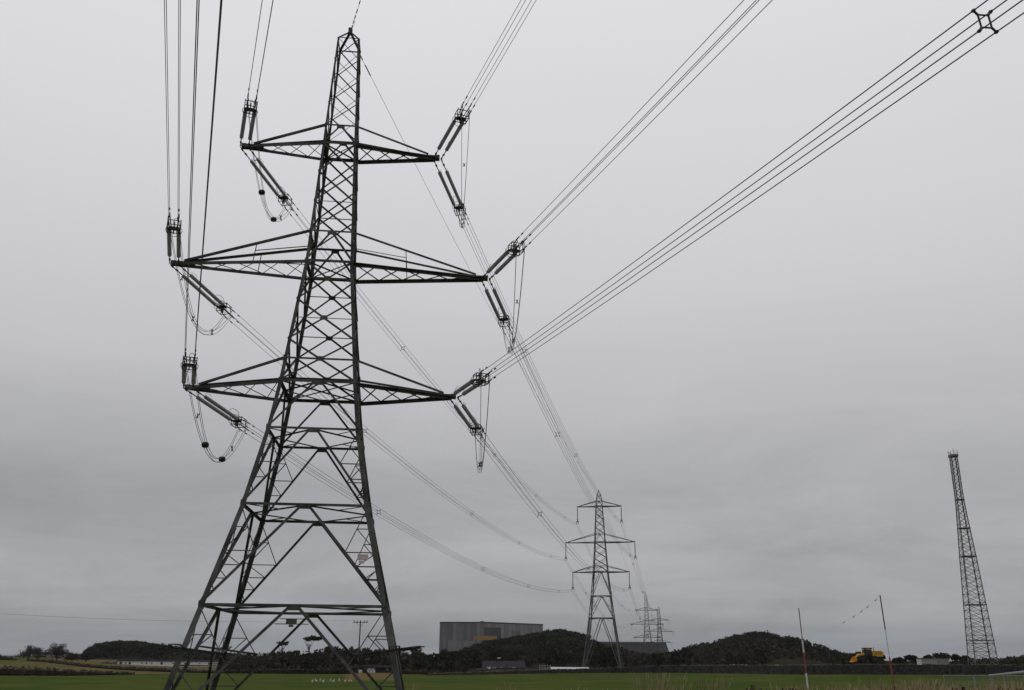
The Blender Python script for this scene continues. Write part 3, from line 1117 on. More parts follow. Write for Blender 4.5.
# ------------------------------------------------------------------ lattice mast
MY = 206
mbase = V(X_at(982.6, MY), MY, 0)
mbase.z = ground_z(mbase.x, mbase.y) - .3
mast_top = Z_top(960, 458, MY)
mast_top = W(953.5, 457, MY).z - mbase.z
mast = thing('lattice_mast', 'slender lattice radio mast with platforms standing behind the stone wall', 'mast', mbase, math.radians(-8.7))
mast.rotation_euler = (0, 0.0125, math.radians(-8.7))
HM = mast_top
mwid = [(0, 2.45), (HM * .22, 2.0), (HM * .51, 1.42), (HM * .64, 1.1), (HM * .785, .78), (HM, .74)]
mw_ = lambda z: interp(mwid, z)
lv = [HM * i / 27 for i in range(28)]
for c in ((-1, -1), (1, -1), (-1, 1), (1, 1)):
    mb = MB()
    for z0, z1 in zip([a_ for a_, _ in mwid], [a_ for a_, _ in mwid][1:]):
        mb.leg(V(c[0] * mw_(z0), c[1] * mw_(z0), z0), V(c[0] * mw_(z1), c[1] * mw_(z1), z1), V(-c[0], 0, 0), V(0, -c[1], 0), .2, .045)
    mb.build('leg', M['mast'], mast)
for c1, c2, n in [((-1, -1), (1, -1), V(0, -1, 0)), ((1, -1), (1, 1), V(1, 0, 0)), ((1, 1), (-1, 1), V(0, 1, 0)), ((-1, 1), (-1, -1), V(-1, 0, 0))]:
    mb = MB()
    P_ = lambda c, z: V(c[0] * mw_(z), c[1] * mw_(z), z)
    for z0, z1 in zip(lv, lv[1:]):
        mid = (P_(c1, z1) + P_(c2, z1)) / 2
        mb.angle(P_(c1, z0), P_(c2, z1), .085, n); mb.angle(P_(c2, z0), P_(c1, z1), .085, n)
        mb.angle(P_(c1, z1), P_(c2, z1), .07, n)
    mb.build('face_bracing', M['mast'], mast)
for q in (.125, .285, .51, .645, .785):
    z = HM * q
    mb = MB()
    ww = mw_(z) + .06
    mb.box((0, -ww, z), (2 * ww, .12, .14)); mb.box((0, ww, z), (2 * ww, .12, .14))
    mb.box((-ww, 0, z), (.12, 2 * ww - .13, .14)); mb.box((ww, 0, z), (.12, 2 * ww - .13, .14))
    mb.box((0, 0, z - .02), (2 * ww - .3, 2 * ww - .3, .05))
    mb.build('platform', M['mast'], mast)
mb = MB()
ww = mw_(HM) + .12
mb.box((0, 0, HM + .05), (2 * ww, 2 * ww, .1))
for sx in (-1, 1):
    mb.box((sx * ww, 0, HM + .25), (.08, 2 * ww, .5)); mb.box((0, sx * ww, HM + .25), (2 * ww - .1, .08, .5))
mb.build('platform', M['mast'], mast)
mb = MB()
for x, y, h in ((-.75, -.75, 1.2), (.75, -.75, 1.5), (.75, .75, 1.2), (-.75, .75, 1.6), (.2, 0, 2.0)):
    mb.tube([(x, y, HM), (x, y, HM + h)], .045, 5)
    mb.tube([(x - .35, y, HM + h * .6), (x + .35, y, HM + h * .6)], .03, 4)
    mb.tube([(x - .25, y, HM + h * .8), (x + .25, y, HM + h * .8)], .03, 4)
mb.build('antenna', M['mast'], mast)
mb = MB()
for x in (-.2, .2):
    mb.tube([(x - mw_(0) * .5, mw_(0) * .2, 0), (x - mw_(HM) * .5, mw_(HM) * .2, HM)], .022, 4)
z = .3
while z < HM:
    mb.tube([(-.2 - mw_(z) * .5, mw_(z) * .2, z), (.2 - mw_(z) * .5, mw_(z) * .2, z)], .012, 4)
    z += .45
mb.build('ladder', M['mast'], mast)

# ------------------------------------------------------------------ buildings far off
YR = 1000.0
ra, rb_, rc = W(439, 650, YR), W(487, 650, 992), W(543, 650, 1048)
rz0 = 0.0
rtop = Z_top(439, 621.6, YR)
reactor = thing('reactor_building', 'huge grey ribbed box of a power station behind the wooded knoll', 'building', (ra.x, ra.y, rz0))
pts = [V(ra.x, ra.y, 0), V(rb_.x, rb_.y, 0), V(rc.x, rc.y, 0)]
dpt = V(2, 70, 0)
ring = pts + [pts[2] + dpt, pts[0] + dpt]
mb = MB()
o_ = V(ra.x, ra.y, 0)
n = len(ring)
mb.add([tuple(p_ - o_) for p_ in ring] + [tuple(p_ - o_ + V(0, 0, rtop)) for p_ in ring],
       [(i, (i + 1) % n, n + (i + 1) % n, n + i) for i in range(n)] + [tuple(range(n, 2 * n))])
mb.build('wall', M['clad_a'], reactor)


def facade(p0, p1, z0, z1, m_, name, out=.35, parent=reactor):
    d = (p1 - p0).normalized()
    nn = V(d.y, -d.x, 0)
    mb = MB()
    mid = (p0 + p1) / 2 + nn * out / 2 + V(0, 0, (z0 + z1) / 2) - o_
    rot = Matrix((d, nn * -1, V(0, 0, 1))).transposed()
    mb.box(mid, ((p1 - p0).length, out, z1 - z0), rot)
    return mb.build(name, m_, parent)


for p0, p1, nb_ in ((pts[0], pts[1], 14), (pts[1], pts[2], 14)):
    for i in range(nb_):
        a_, b2_ = p0 + (p1 - p0) * ((i + .06) / nb_), p0 + (p1 - p0) * ((i + .94) / nb_)
        facade(a_, b2_, 1, rtop - 1.2, M[('clad_b', 'clad_a', 'clad_b', 'clad_a', 'clad_a', 'clad_c', 'clad_b')[(i * 3) % 7]] if p0 is pts[0] else M[('clad_c', 'clad_a', 'clad_c')[i % 3]], 'cladding_panel', .35)
    facade(p0, p1, rtop - 1.1, rtop + .25, M['clad_d'], 'parapet', .6)
pp = lambda q: pts[0] + (pts[1] - pts[0]) * q
facade(pp(.19), pp(.47), 1, rtop * .51, M['clad_c'], 'cladding_panel', .7)
facade(pp(.50), pp(.74), 1, rtop * .50, M['clad_c'], 'cladding_panel', .7)
mb = MB()
q = W(482, 621.3, 1000) - o_
mb.box((q.x, q.y + 8, rtop + .5), (4, 6, 1.8))
mb.build('roof_vent', M['clad_d'], reactor)
annex = thing('annex_block', 'dark flat block and ochre panel in front of the grey reactor building', 'building', (W(485, 650, 965).x, 965, 0))
ao = V(W(485, 650, 965).x, 965, 0)
mb = MB()
q = W(492.5, 631.8, 965) - ao
mb.box((q.x, q.y + 4, q.z / 2 + 1.5 + 1.2), (17.5, 8, q.z + 3.0))
mb.build('wall', M['clad_d'], annex)
mb = MB()
q = W(485.5, 638, 960) - ao
mb.box((q.x, q.y, q.z), (23, 3, 4.0))
mb.build('ochre_panel', M['ochre'], annex)
mb = MB()
q = W(516, 631.5, 985) - ao
mb.box((q.x, q.y, q.z / 2 + .7), (9.5, 8, q.z))
mb.build('roof_plant_room', M['clad_b'], annex)

YH = 860.0
hl, hr = W(592, 650, YH), W(666.3, 650, YH)
ht = Z_top(600, 642.2, YH)
hall = thing('turbine_hall', 'long dark grey hall with a sloping right end below the far pylons', 'building', (hl.x, YH, 0))
ww = hr.x - hl.x
e2 = W(670.5, 652.5, YH).x - hl.x
mb = MB()
vs = [(0, 0, 0), (e2, 0, 0), (e2, 0, ht * .28), (ww, 0, ht), (0, 0, ht)]
mb.add(vs + [(x, 60, z) for x, y, z in vs], [(0, 1, 2, 3, 4), (9, 8, 7, 6, 5), (0, 5, 6, 1), (1, 6, 7, 2), (2, 7, 8, 3), (3, 8, 9, 4), (4, 9, 5, 0)])
mb.build('wall', M['hall'], hall)
mb = MB()
for i in range(14):
    mb.box((ww * (i + .5) / 14, -.25, ht / 2), (ww / 14 * .5, .5, ht - 1.0))
mb.build('rib', M['hall_b'], hall)
mb = MB()
mb.box((ww / 2, -.4, ht + .25), (ww, 1.2, .8))
mb.build('roof_edge', M['clad_c'], hall)

# ------------------------------------------------------------------ farm buildings
def gabled(name, label, px0, px1, py_eave, py_ridge, Y, wallm, roofm, depth=6.0, rot=0.0):
    x0, x1 = X_at(px0, Y), X_at(px1, Y)
    gz = ground_z((x0 + x1) / 2, Y)
    ze, zr = Z_top(px0, py_eave, Y) - gz, Z_top(px0, py_ridge, Y) - gz
    o = thing(name, label, 'building', ((x0 + x1) / 2, Y, gz - .1), rot)
    hw = (x1 - x0) / 2
    mb = MB()
    mb.add([(-hw, 0, 0), (hw, 0, 0), (hw, depth, 0), (-hw, depth, 0), (-hw, 0, ze), (hw, 0, ze), (hw, depth, ze), (-hw, depth, ze), (-hw, depth / 2, zr), (hw, depth / 2, zr)],
           [(0, 1, 5, 4), (1, 2, 6, 9, 5), (2, 3, 7, 6), (3, 0, 4, 8, 7)])
    mb.build('wall', wallm, o)
    mb = MB()
    th_ = .14
    for a_, b2_ in ((V(-hw - .25, -.35, ze - .1), V(-hw - .25, depth / 2, zr + .05)), (V(-hw - .25, depth + .35, ze - .1), V(-hw - .25, depth / 2, zr + .05))):
        p_ = [a_, a_ + V(2 * hw + .5, 0, 0), b2_ + V(2 * hw + .5, 0, 0), b2_]
        mb.add([tuple(q) for q in p_] + [tuple(q + V(0, 0, th_)) for q in p_], [(0, 1, 2, 3), (4, 5, 6, 7), (0, 1, 5, 4), (1, 2, 6, 5), (2, 3, 7, 6), (3, 0, 4, 7)])
    mb.build('roof', roofm, o)
    return o, hw, ze, zr


def window(o, x, z, w_=.9, h_=.9, frame=None):
    fb = MB()
    fb.box((x, -.03, z), (w_ + .2, .05, h_ + .2))
    f_ = fb.build('window', frame or M['whitepaint'], o)
    pb = MB()
    pb.box((x, -.06, z), (w_, .03, h_))
    pb.build('pane', M['window'], f_)


fo, hw, ze, zr = gabled('farm_building', 'long low white farm range with small windows below the pine wood', 119, 220, 660.3, 659.5, 330, M['white'], M['darkroof'], 7)
for x, q in ((-.94, .8), (-.84, .5), (-.76, .75), (-.52, .4), (-.43, .5), (-.33, .4), (-.13, .8), (.1, .4), (.33, .5), (.62, .35), (.8, .5)):
    window(fo, x * hw, ze * .58, q, q, M['white'])
lo_, hw, ze, zr = gabled('farm_outbuilding', 'low white lean-to at the left end of the white farm range', 103.5, 118.7, 662.6, 662.0, 331, M['white'], M['slate'], 4)
window(lo_, 0.2 * hw, ze * .5, .5, .5)
so, hw, ze, zr = gabled('slate_cottage', 'low grey slate roofed cottage with chimney under the wooded knoll', 483, 524, 667.5, 661, 290, M['stone'], M['slate'], 8)
for x in (-.75, -.1, .5):
    window(so, x * hw, ze * .6, .7, .6)
mb = MB()
mb.box((-.22 * hw, 4, zr + .2), (.9, .7, 1.3)); mb.build('chimney', M['stone'], so)
mb = MB()
mb.box((-.22 * hw, 4, zr + 1.0), (1.0, .8, .35)); mb.build('chimney_pot', M['whitepaint'], so)
mb = MB()
mb.box((.97 * hw, 4, zr + .3), (.7, .6, .9)); mb.build('chimney', M['brick'], so)
mb = MB()
mb.box((-.45 * hw, -.1, ze * .9), (1.0, .1, .6)); mb.box((-.7 * hw, -.5, ze * .3), (1.1, .8, 1.0)); mb.build('porch', M['whitepaint'], so)
st, hw, ze, zr = gabled('stone_shed', 'little stone shed against the field wall left of the slate cottage', 478, 487, 669.8, 668.6, 222, M['coping'], M['slate'], 3)
window(st, -.5 * hw, ze * .5, .4, .4)
bo, hw, ze, zr = gabled('dark_stable', 'dark timber stable with pale door seen through the legs of the nearest pylon', 355, 392, 667, 664.6, 228, M['timber'], M['darkroof'], 5)
for a_, b_, c_, d_, nm in ((.11 - .0, 1.9, .55, 1.5, 'door'),):
    mb = MB()
    mb.box((hw * -.08, -.06, ze * .5), (1.9, .08, 1.7), mi=0)
    for i in range(5):
        mb.box((hw * -.08 - .75 + i * .38, -.11, ze * .5 + .25 * (-1) ** i), (.14, .04, .5), mi=1)
    mb.build('door', [M['white'], M['window']], bo)
mb = MB(); mb.box((-.66 * hw, -.07, ze * .35), (.85, .1, .7)); mb.build('hatch', M['white'], bo)
window(bo, -.78 * hw, ze * .78, .25, .35)
window(bo, -.42 * hw, ze * .72, .25, .3)
window(bo, .78 * hw, ze * .82, .3, .35)
tr, hw, ze, zr = gabled('white_shed', 'long low white shed roof showing just above the field wall', 551, 588, 668.6, 667.4, 246, M['white'], M['container'], 3)
for x in (-.8, -.3, .25, .75):
    window(tr, x * hw, ze * .4, .5, .3)
# gate-like frame beside the white shed
gx, gy = X_at(545, 240), 240
fo2 = thing('sheep_pen', 'grey tubular pen of hurdles at the left end of the white shed', 'pen', (gx, gy, ground_z(gx, gy)))
mb = MB()
for z in (.3, .7, 1.1, 1.5):
    mb.tube([(-1.4, 0, z), (1.4, 0, z)], .05, 5); mb.tube([(-1.4, 2, z), (1.4, 2, z)], .05, 5)
mb.build('rail', M['galv'], fo2)
mb = MB()
for x in (-1.4, -.7, 0, .7, 1.4):
    for y in (0, 2):
        mb.tube([(x, y, 0), (x, y, 1.75)], .06, 5)
mb.build('post', M['galv'], fo2)

# container on the right
cY = 226
cx0, cx1 = X_at(921, cY), X_at(949, cY)
cz = ground_z((cx0 + cx1) / 2, cY)
ch = Z_top(935, 658.6, cY) - cz
co = thing('site_cabin', 'pale grey flat roofed cabin with doors between dome shaped trees', 'cabin', ((cx0 + cx1) / 2, cY, cz))
L_ = cx1 - cx0
mb = MB(); mb.box((0, 1.3, ch / 2), (L_, 2.5, ch)); mb.build('wall', M['container'], co)
mb = MB(); mb.box((0, 1.3, ch + .08), (L_ + .3, 2.9, .14)); mb.build('roof', M['clad_d'], co)
for i in range(3):
    mb = MB(); mb.box((L_ * (.08 + .155 * i) + .25, .02, ch * .5), (L_ * .135, .06, ch * .75)); mb.build('door', M['galv'], co)
mb = MB()
for i in range(9):
    mb.box((-L_ / 2 + .3 + i * .38, .03, ch * .5), (.1, .05, ch * .9))
mb.build('cladding_rib', M['clad_c'], co)

# ------------------------------------------------------------------ loading shovel
tY = 203
tx = X_at(867, tY)
tz = ground_z(tx, tY)
LS_ = .92
ld = thing('wheel_loader', 'yellow wheeled loader with dark cab and lowered bucket behind the stone wall', 'loader', (tx, tY, tz + .85))
def bev(mb, c, s_, mi=0, ch_=.12):
    x, y, z = s_[0] / 2, s_[1] / 2, s_[2] / 2
    pr = [(-x + ch_, -z), (x - ch_, -z), (x, -z + ch_), (x, z - ch_), (x - ch_, z), (-x + ch_, z), (-x, z - ch_), (-x, -z + ch_)]
    mb.prof(V(*c) - V(0, y, 0), V(*c) + V(0, y, 0), V(1, 0, 0), V(0, 0, 1), pr, mi=mi)
mb = MB()
bev(mb, (-.2, 0, 1.1), (4.6, 1.2, .6)); bev(mb, (1.9, 0, 1.15), (2.6, 1.7, .5))
mb.build('chassis', M['black'], ld)
mb = MB()
bev(mb, (2.35, 0, 2.0), (2.5, 2.0, 1.25), ch_=.25)
mb.build('engine_hood', M['yellow'], ld)
mb = MB()
for i in range(4):
    mb.box((1.7 + i * .4, -1.01, 2.1), (.08, .03, .6))
mb.box((3.62, 0, 2.0), (.04, 1.4, .7))
mb.build('grille', M['black'], ld)
mb = MB(); mb.tube([(2.0, .5, 2.6), (2.0, .5, 3.3), (2.1, .5, 3.45)], .07, 8); mb.build('exhaust', M['black'], ld)
mb = MB()
mb.prof(V(0, -.8, 0), V(0, .8, 0), V(1, 0, 0), V(0, 0, 1), [(-.75, 1.4), (1.0, 1.4), (1.0, 3.1), (-.45, 3.1), (-.75, 2.2)])
cab = mb.build('cab', M['black'], ld)
mb = MB()
for sy in (-1, 1):
    mb = MB()
    mb.add([(-.55, sy * .81, 1.75), (.25, sy * .81, 1.75), (.25, sy * .81, 2.95), (-.4, sy * .81, 2.95)], [(0, 1, 2, 3)])
    mb.add([(.35, sy * .81, 1.75), (.9, sy * .81, 1.75), (.9, sy * .81, 2.95), (.35, sy * .81, 2.95)], [(0, 1, 2, 3)])
    mb.build('window', M['glass'], cab)
mb = MB(); bev(mb, (.25, 0, 3.2), (1.9, 1.8, .22), ch_=.08); mb.build('roof', M['black'], ld)
mb = MB(); mb.box((.2, -.92, 2.98), (1.2, .06, .22)); mb.box((-.72, 0, 2.98), (.06, 1.3, .2)); mb.build('roof_stripe', M['yellow'], ld)
for sy in (-.45, .45):
    mb = MB()
    mb.prof(V(0, sy - .13, 0), V(0, sy + .13, 0), V(1, 0, 0), V(0, 0, 1), [(-.8, 2.05), (-.7, 1.7), (-1.6, 1.55), (-2.7, .65), (-2.85, .95), (-1.9, 2.0)])
    mb.build('lift_arm', M['yellow'], ld)
mb = MB()
mb.prof(V(0, -1.2, 0), V(0, 1.2, 0), V(1, 0, 0), V(0, 0, 1), [(-2.6, .2), (-3.75, .15), (-3.7, .25), (-2.85, .35), (-2.7, .8), (-3.0, 1.25), (-2.85, 1.3), (-2.55, .85)])
for sy in (-1.2, 1.17):
    mb.prof(V(0, sy, 0), V(0, sy + .03, 0), V(1, 0, 0), V(0, 0, 1), [(-2.6, .2), (-3.7, .2), (-3.0, 1.25), (-2.6, 1.0)])
mb.build('bucket', M['yellow'], ld)
for x in (-1.35, 1.55):
    for sy in (-1, 1):
        wb = MB()
        wb.lathe((x, sy * .72, .78), (0, sy, 0), [(0, .5), (.02, .74), (.12, .8), (.42, .8), (.52, .74), (.54, .5)], 20)
        w_ = wb.build('wheel', M['black'], ld)
        rb2 = MB(); rb2.lathe((x, sy * 1.2, .78), (0, sy, 0), [(0, .42), (.08, .42), (.09, .2), (.12, .15)], 14)
        rb2.build('rim', M['timber'], w_)
for sy in (-.6, .6):
    mb = MB(); mb.box((-.82, sy, 2.1), (.12, .22, .2)); mb.build('headlight', M['whitepaint'], ld)
ld.scale = (LS_, LS_, LS_)
mb = MB(); bev(mb, (-1.35, -.95, 1.72), (1.3, .55, .1), ch_=.04); bev(mb, (-1.35, .95, 1.72), (1.3, .55, .1), ch_=.04); mb.build('mudguard', M['yellow'], ld)

# ------------------------------------------------------------------ walls and hedges
def rough_wall(name, label, cat, pts, mats, base_w, rows=3, seed=1, cap=True, dens=1.0):
    """dry stone bank built of courses of uneven blocks; pts: (X, Y, height)"""
    r_ = random.Random(seed)
    root = thing(name, label, cat, (pts[0][0], pts[0][1], ground_z(pts[0][0], pts[0][1])))
    o0 = Vector(root.location)
    mb, cb = MB(), MB()
    for (x0, y0, h0), (x1, y1, h1) in zip(pts, pts[1:]):
        L_ = math.hypot(x1 - x0, y1 - y0)
        d = V((x1 - x0) / L_, (y1 - y0) / L_, 0)
        nrm = V(d.y, -d.x, 0)
        # rubble core, stepped to the ground
        k = max(1, int(L_ / 4))
        for i in range(k):
            a_, b2_ = i / k, (i + 1) / k
            xa, ya, xb, yb = x0 + (x1 - x0) * a_, y0 + (y1 - y0) * a_, x0 + (x1 - x0) * b2_, y0 + (y1 - y0) * b2_
            ha, hb = h0 + (h1 - h0) * a_, h0 + (h1 - h0) * b2_
            za, zb = ground_z(xa, ya), ground_z(xb, yb)
            vs = []
            for x, y, z, h in ((xa, ya, za, ha), (xb, yb, zb, hb)):
                c = V(x, y, 0) - V(o0.x, o0.y, 0)
                for s_, wv, zz in ((-1, base_w, -.3), (1, base_w, -.3), (1, base_w * .6, h * .95), (-1, base_w * .6, h * .95)):
                    vs.append(tuple(c + nrm * s_ * wv / 2 + V(0, 0, z - o0.z + zz)))
            mb.add(vs, [(0, 4, 5, 1), (1, 5, 6, 2), (2, 6, 7, 3), (3, 7, 4, 0)])
        s_ = 0.0
        while s_ < L_:
            ln = r_.uniform(.35, .9) / dens
            f_ = (s_ + ln / 2) / L_
            x, y, h = x0 + (x1 - x0) * f_, y0 + (y1 - y0) * f_, h0 + (h1 - h0) * f_
            z = ground_z(x, y)
            rot = Matrix.Rotation(math.atan2(d.y, d.x) + r_.uniform(-.12, .12), 3, 'Z')
            for row in range(rows):
                zz = h * (row + .5) / rows
                wv = base_w * (1 - .4 * (row + .5) / rows)
                c = V(x, y, z) - o0 + nrm * (wv / 2 - .02 + r_.uniform(-.06, .06)) + V(0, 0, zz)
                mb.box(c, (ln * r_.uniform(.8, .97), r_.uniform(.18, .34), h / rows * r_.uniform(.75, .95)), rot @ Matrix.Rotation(r_.uniform(-.12, .12), 3, 'Y'))
            if cap and r_.random() < .9:
                cb.box(V(x, y, z + h + r_.uniform(-.05, .08)) - o0, (ln * .9, base_w * .62, r_.uniform(.12, .26)), rot @ Matrix.Rotation(r_.uniform(-.2, .2), 3, 'Y'))
            s_ += ln
    mb.build('wall_face', mats[0], root)
    if cap:
        cb.build('coping', mats[1], root)
    return root


wl = []
for px, Y, h in ((428, 204, .3), (470, 212, .45), (520, 222, .7), (560, 228, .85), (600, 230, 1.0), (640, 229, 1.35), (680, 225, 1.65), (735, 212, 1.75), (790, 198, 1.75), (850, 193, 1.85), (910, 190, 1.9), (970, 188, 1.85), (1024, 186, 1.85), (1160, 182, 1.85)):
    wl.append((X_at(px, Y), Y, h))
M['coping_dark'] = mat('mossy_coping_stone', (0.125, 0.122, 0.108), 0.95, 0.5, 0.5, coord='World')
rough_wall('stone_wall', 'long dark dry stone field wall with mossy coping behind the pasture', 'wall', wl, [M['stone'], M['coping_dark']], 1.0, rows=4)
# pale quarried stones heaped along the wall top
for i, (px, py) in enumerate([(734, 663.6), (741, 664.0), (748, 663.8), (756, 663.7), (764, 664.0)]):
    Y = 218
    p_ = W(px, py + 1.2, Y)
    mb = MB()
    for q in range(5):
        mb.box((rng.uniform(-.6, .6), rng.uniform(-.3, .3), rng.uniform(-.1, .12) - .9 + q * .2), (rng.uniform(.5, .9), .5, rng.uniform(.25, .4)), Matrix.Rotation(rng.uniform(-.5, .5), 3, 'Y') @ Matrix.Rotation(rng.uniform(0, 3), 3, 'Z'))
    o = mb.build('stone_heap', M['concrete'])
    o.location = p_
    tag(o, 'pale heap of stones behind the wall, number %s from the left of five' % ('first', 'second', 'third', 'fourth', 'fifth')[i], 'stones', 'pale stone heaps behind the wall')
    o['label'] = ('leftmost', 'second from left', 'middle', 'fourth from left', 'rightmost')[i] + ' of five pale stone heaps behind the wall under the right hill'


def leaf_quads(mb, c, rad, n, size, r_, mi=0, flat=1.0, up=0.0):
    for _ in range(n):
        while True:
            p_ = V(r_.uniform(-1, 1), r_.uniform(-1, 1), r_.uniform(-1, 1))
            if .15 < p_.length < 1:
                break
        p_ = V(p_.x * rad[0], p_.y * rad[1], p_.z * rad[2])
        u = V(r_.gauss(0, 1), r_.gauss(0, 1), r_.gauss(0, 1) * flat).normalized()
        v = u.orthogonal().normalized()
        v = (v * math.cos(1.0) + u.cross(v) * math.sin(r_.uniform(0, 3))).normalized()
        s_ = size * r_.uniform(.5, 1.3)
        mb.quad(c + p_, u * s_, v * s_ * r_.uniform(.3, .8), mi)


def hedge(name, label, pts, mats, wid, seed, size=.16, dens=26):
    r_ = random.Random(seed)
    mb = MB()
    o0 = V(pts[0][0], pts[0][1], ground_z(pts[0][0], pts[0][1]))
    for (x0, y0, h0), (x1, y1, h1) in zip(pts, pts[1:]):
        L_ = math.hypot(x1 - x0, y1 - y0)
        k = int(L_ / .6)
        for i in range(k):
            q = (i + r_.random()) / k
            x, y, h = x0 + (x1 - x0) * q, y0 + (y1 - y0) * q, (h0 + (h1 - h0) * q) * r_.uniform(.85, 1.1)
            c = V(x, y, ground_z(x, y) + h * .48) - o0
            mb.ball(c - V(0, 0, h * .08), .9, 7, (1.1, wid * .5, h * .55), 0)
            leaf_quads(mb, c, (.9, wid * .7, h * .6), dens, size, r_, 0)
    o = mb.build(name, mats)
    o.location = o0
    return tag(o, label, 'hedge')


hedge('hedge', 'thick dark brown hedge between green pasture and rough grazing at left edge',
      [(X_at(px, Y), Y, h) for px, Y, h in ((-60, 168, 1.7), (0, 170, 1.6), (40, 170, 1.5), (70, 171, 1.15), (105, 178, .7), (135, 186, .35))], [M['hedge']], 1.6, 3)
hedge('hedge', 'thin dark hedge line slanting below the white farm range',
      [(X_at(px, Y), Y, h) for px, Y, h in ((30, 312, .6), (50, 298, .8), (90, 262, .7), (130, 240, .75), (165, 224, .9), (195, 211, .7), (235, 208, .45))], [M['hedge']], 1.4, 4)
hedge('hedge', 'dark heather topped bank on the skyline at far left',
      [(X_at(px, Y), Y, h) for px, Y, h in ((-60, 380, 3.2), (-10, 380, 2.6), (2, 380, 2.0), (16, 381, .5))], [M['hedge']], 3, 5, size=.3)
hedge('hedge', 'low scrubby hedge left of the dark stable in front of the winter wood',
      [(X_at(px, Y), Y, h) for px, Y, h in ((228, 208, .8), (270, 212, 1.2), (310, 214, 1.3), (351, 215, 1.2))], [M['scrub']], 2, 6, size=.25)
hedge('hedge', 'low scrubby hedge right of the dark stable in front of the winter wood',
      [(X_at(px, Y), Y, h) for px, Y, h in ((396, 214, 1.2), (440, 212, .9))], [M['scrub']], 2, 7, size=.25)


# ------------------------------------------------------------------ woods
from mathutils import noise as mnoise


def patch(x, y, sc=.022):
    return mnoise.noise((x * sc, y * sc * .5, 3.7))


def wood_tree(mb, x, y, z, h, kind, r_):
    """one tree of a far wood; kind 0 evergreen, 1 bare winter tree, 2 scrub"""
    if kind == 0:
        w_ = h * r_.uniform(.38, .55)
        mb.tube([(x, y, z - .3), (x + r_.uniform(-.2, .2), y, z + h * .6)], [.16, .08], 3, mi=3)
        for _ in range(4):
            c = V(x + r_.uniform(-.55, .55) * w_, y + r_.uniform(-.55, .55) * w_, z + h * r_.uniform(.62, .84))
            leaf_quads(mb, c, (w_ * .6, w_ * .6, h * .16), 17, h * .062, r_, 0)
        leaf_quads(mb, V(x, y, z + h * .42), (w_ * .9, w_ * .9, h * .4), 16, h * .11, r_, 0)
    elif kind == 1:
        mb.tube([(x, y, z - .3), (x, y, z + h * .4)], [.15, .1], 3, mi=3)
        for _ in range(16):
            a = r_.uniform(0, 6.28)
            e = r_.uniform(.1, .42) * h
            p0 = V(x, y, z + h * r_.uniform(.15, .5))
            p1 = V(x + math.cos(a) * e, y + math.sin(a) * e, z + h * r_.uniform(.6, 1.0))
            d = (p1 - p0)
            s_ = d.cross(V(r_.uniform(-1, 1), r_.uniform(-1, 1), r_.uniform(-1, 1))).normalized() * h * .014
            mb.add([tuple(p0 - s_), tuple(p0 + s_), tuple(p1)], [(0, 1, 2)], 1)
        leaf_quads(mb, V(x, y, z + h * .6), (h * .34, h * .34, h * .34), 24, h * .045, r_, 1)
        leaf_quads(mb, V(x, y, z + h * .28), (h * .34, h * .34, h * .26), 9, h * .12, r_, 1)
    else:
        leaf_quads(mb, V(x, y, z + h * .45), (h * .5, h * .5, h * .5), 26, h * .13, r_, 2)


WOODM = [M['evergreen'], M['winter'], M['scrub'], M['bark']]


def wood(name, label, gen, count, seed, hill=None):
    r_ = random.Random(seed)
    mb = MB()
    made = 0
    tries = 0
    while made < count and tries < count * 12:
        tries += 1
        g = gen(r_)
        if g is None:
            continue
        x, y, h, kind = g
        gz = ground_z(x, y)
        if hill:
            h = min(h, max(1.2, Z_top(pix_x(x, y), interp(HILLS[hill]['prof'], pix_x(x, y)), y) - gz + (1.2 if hill == 'right' else .3)))
        wood_tree(mb, x, y, gz, h, kind, r_)
        made += 1
    o = mb.build(name, WOODM)
    return tag(o, label, 'woodland', kind='stuff')


def g_pine(r_):
    H = HILLS['pine']
    px = r_.uniform(82, 240)
    Y = H['Y'] + r_.uniform(-110, 20) * (1 if r_.random() < .7 else .25)
    return X_at(px, Y), Y, H['h'] * r_.uniform(.78, 1.05), 0 if (px < 182 or r_.random() < .5) else 1


wood('pine_wood', 'dark dome of pine wood on the hill behind the white farm range', g_pine, 620, 1, 'pine')


def g_mid(r_):
    H = HILLS['mid']
    px = r_.uniform(440, 672)
    if r_.random() < .45:
        Y = H['Y'] + r_.uniform(-70, 15)
    else:
        Y = r_.uniform(H['Y0'], H['Y'])
    low_ = sm((470 - Y) / 130)
    top = px > 455 and px < 600
    pt = patch(X_at(px, Y), Y) + r_.uniform(-.18, .18)
    kind = 0 if pt > (-.22 if Y > 480 and top else .2) else (1 if pt > -.12 else 2)
    hh = H['h'] * r_.uniform(.55, 1.15) * (.62 if kind == 2 else 1)
    if px > 600 and Y > 600:
        hh *= .7
    return X_at(px, Y), Y, hh, kind


wood('wooded_knoll', 'wooded knoll of dark evergreens and brown winter scrub behind the second pylon', g_mid, 1900, 2, 'mid')


def g_right(r_):
    H = HILLS['right']
    px = r_.uniform(650, 880)
    if r_.random() < .4:
        Y = H['Y'] + r_.uniform(-60, 15)
    else:
        Y = r_.uniform(H['Y0'] + 10, H['Y'])
    pt = patch(X_at(px, Y), Y) + r_.uniform(-.18, .18)
    if px < 760 and Y < 470:
        kind = 0 if pt > .3 else (1 if pt > -.1 else 2)
    else:
        kind = 0 if pt > -.02 else 2
    if px > 770 and Y < 330:
        return None
    return X_at(px, Y), Y, H['h'] * r_.uniform(.5, 1.15) * (.7 if kind == 2 else 1), kind


wood('hill_wood', 'rounded hill covered in low dark trees and scrub, right of the far pylons', g_right, 1500, 3, 'right')

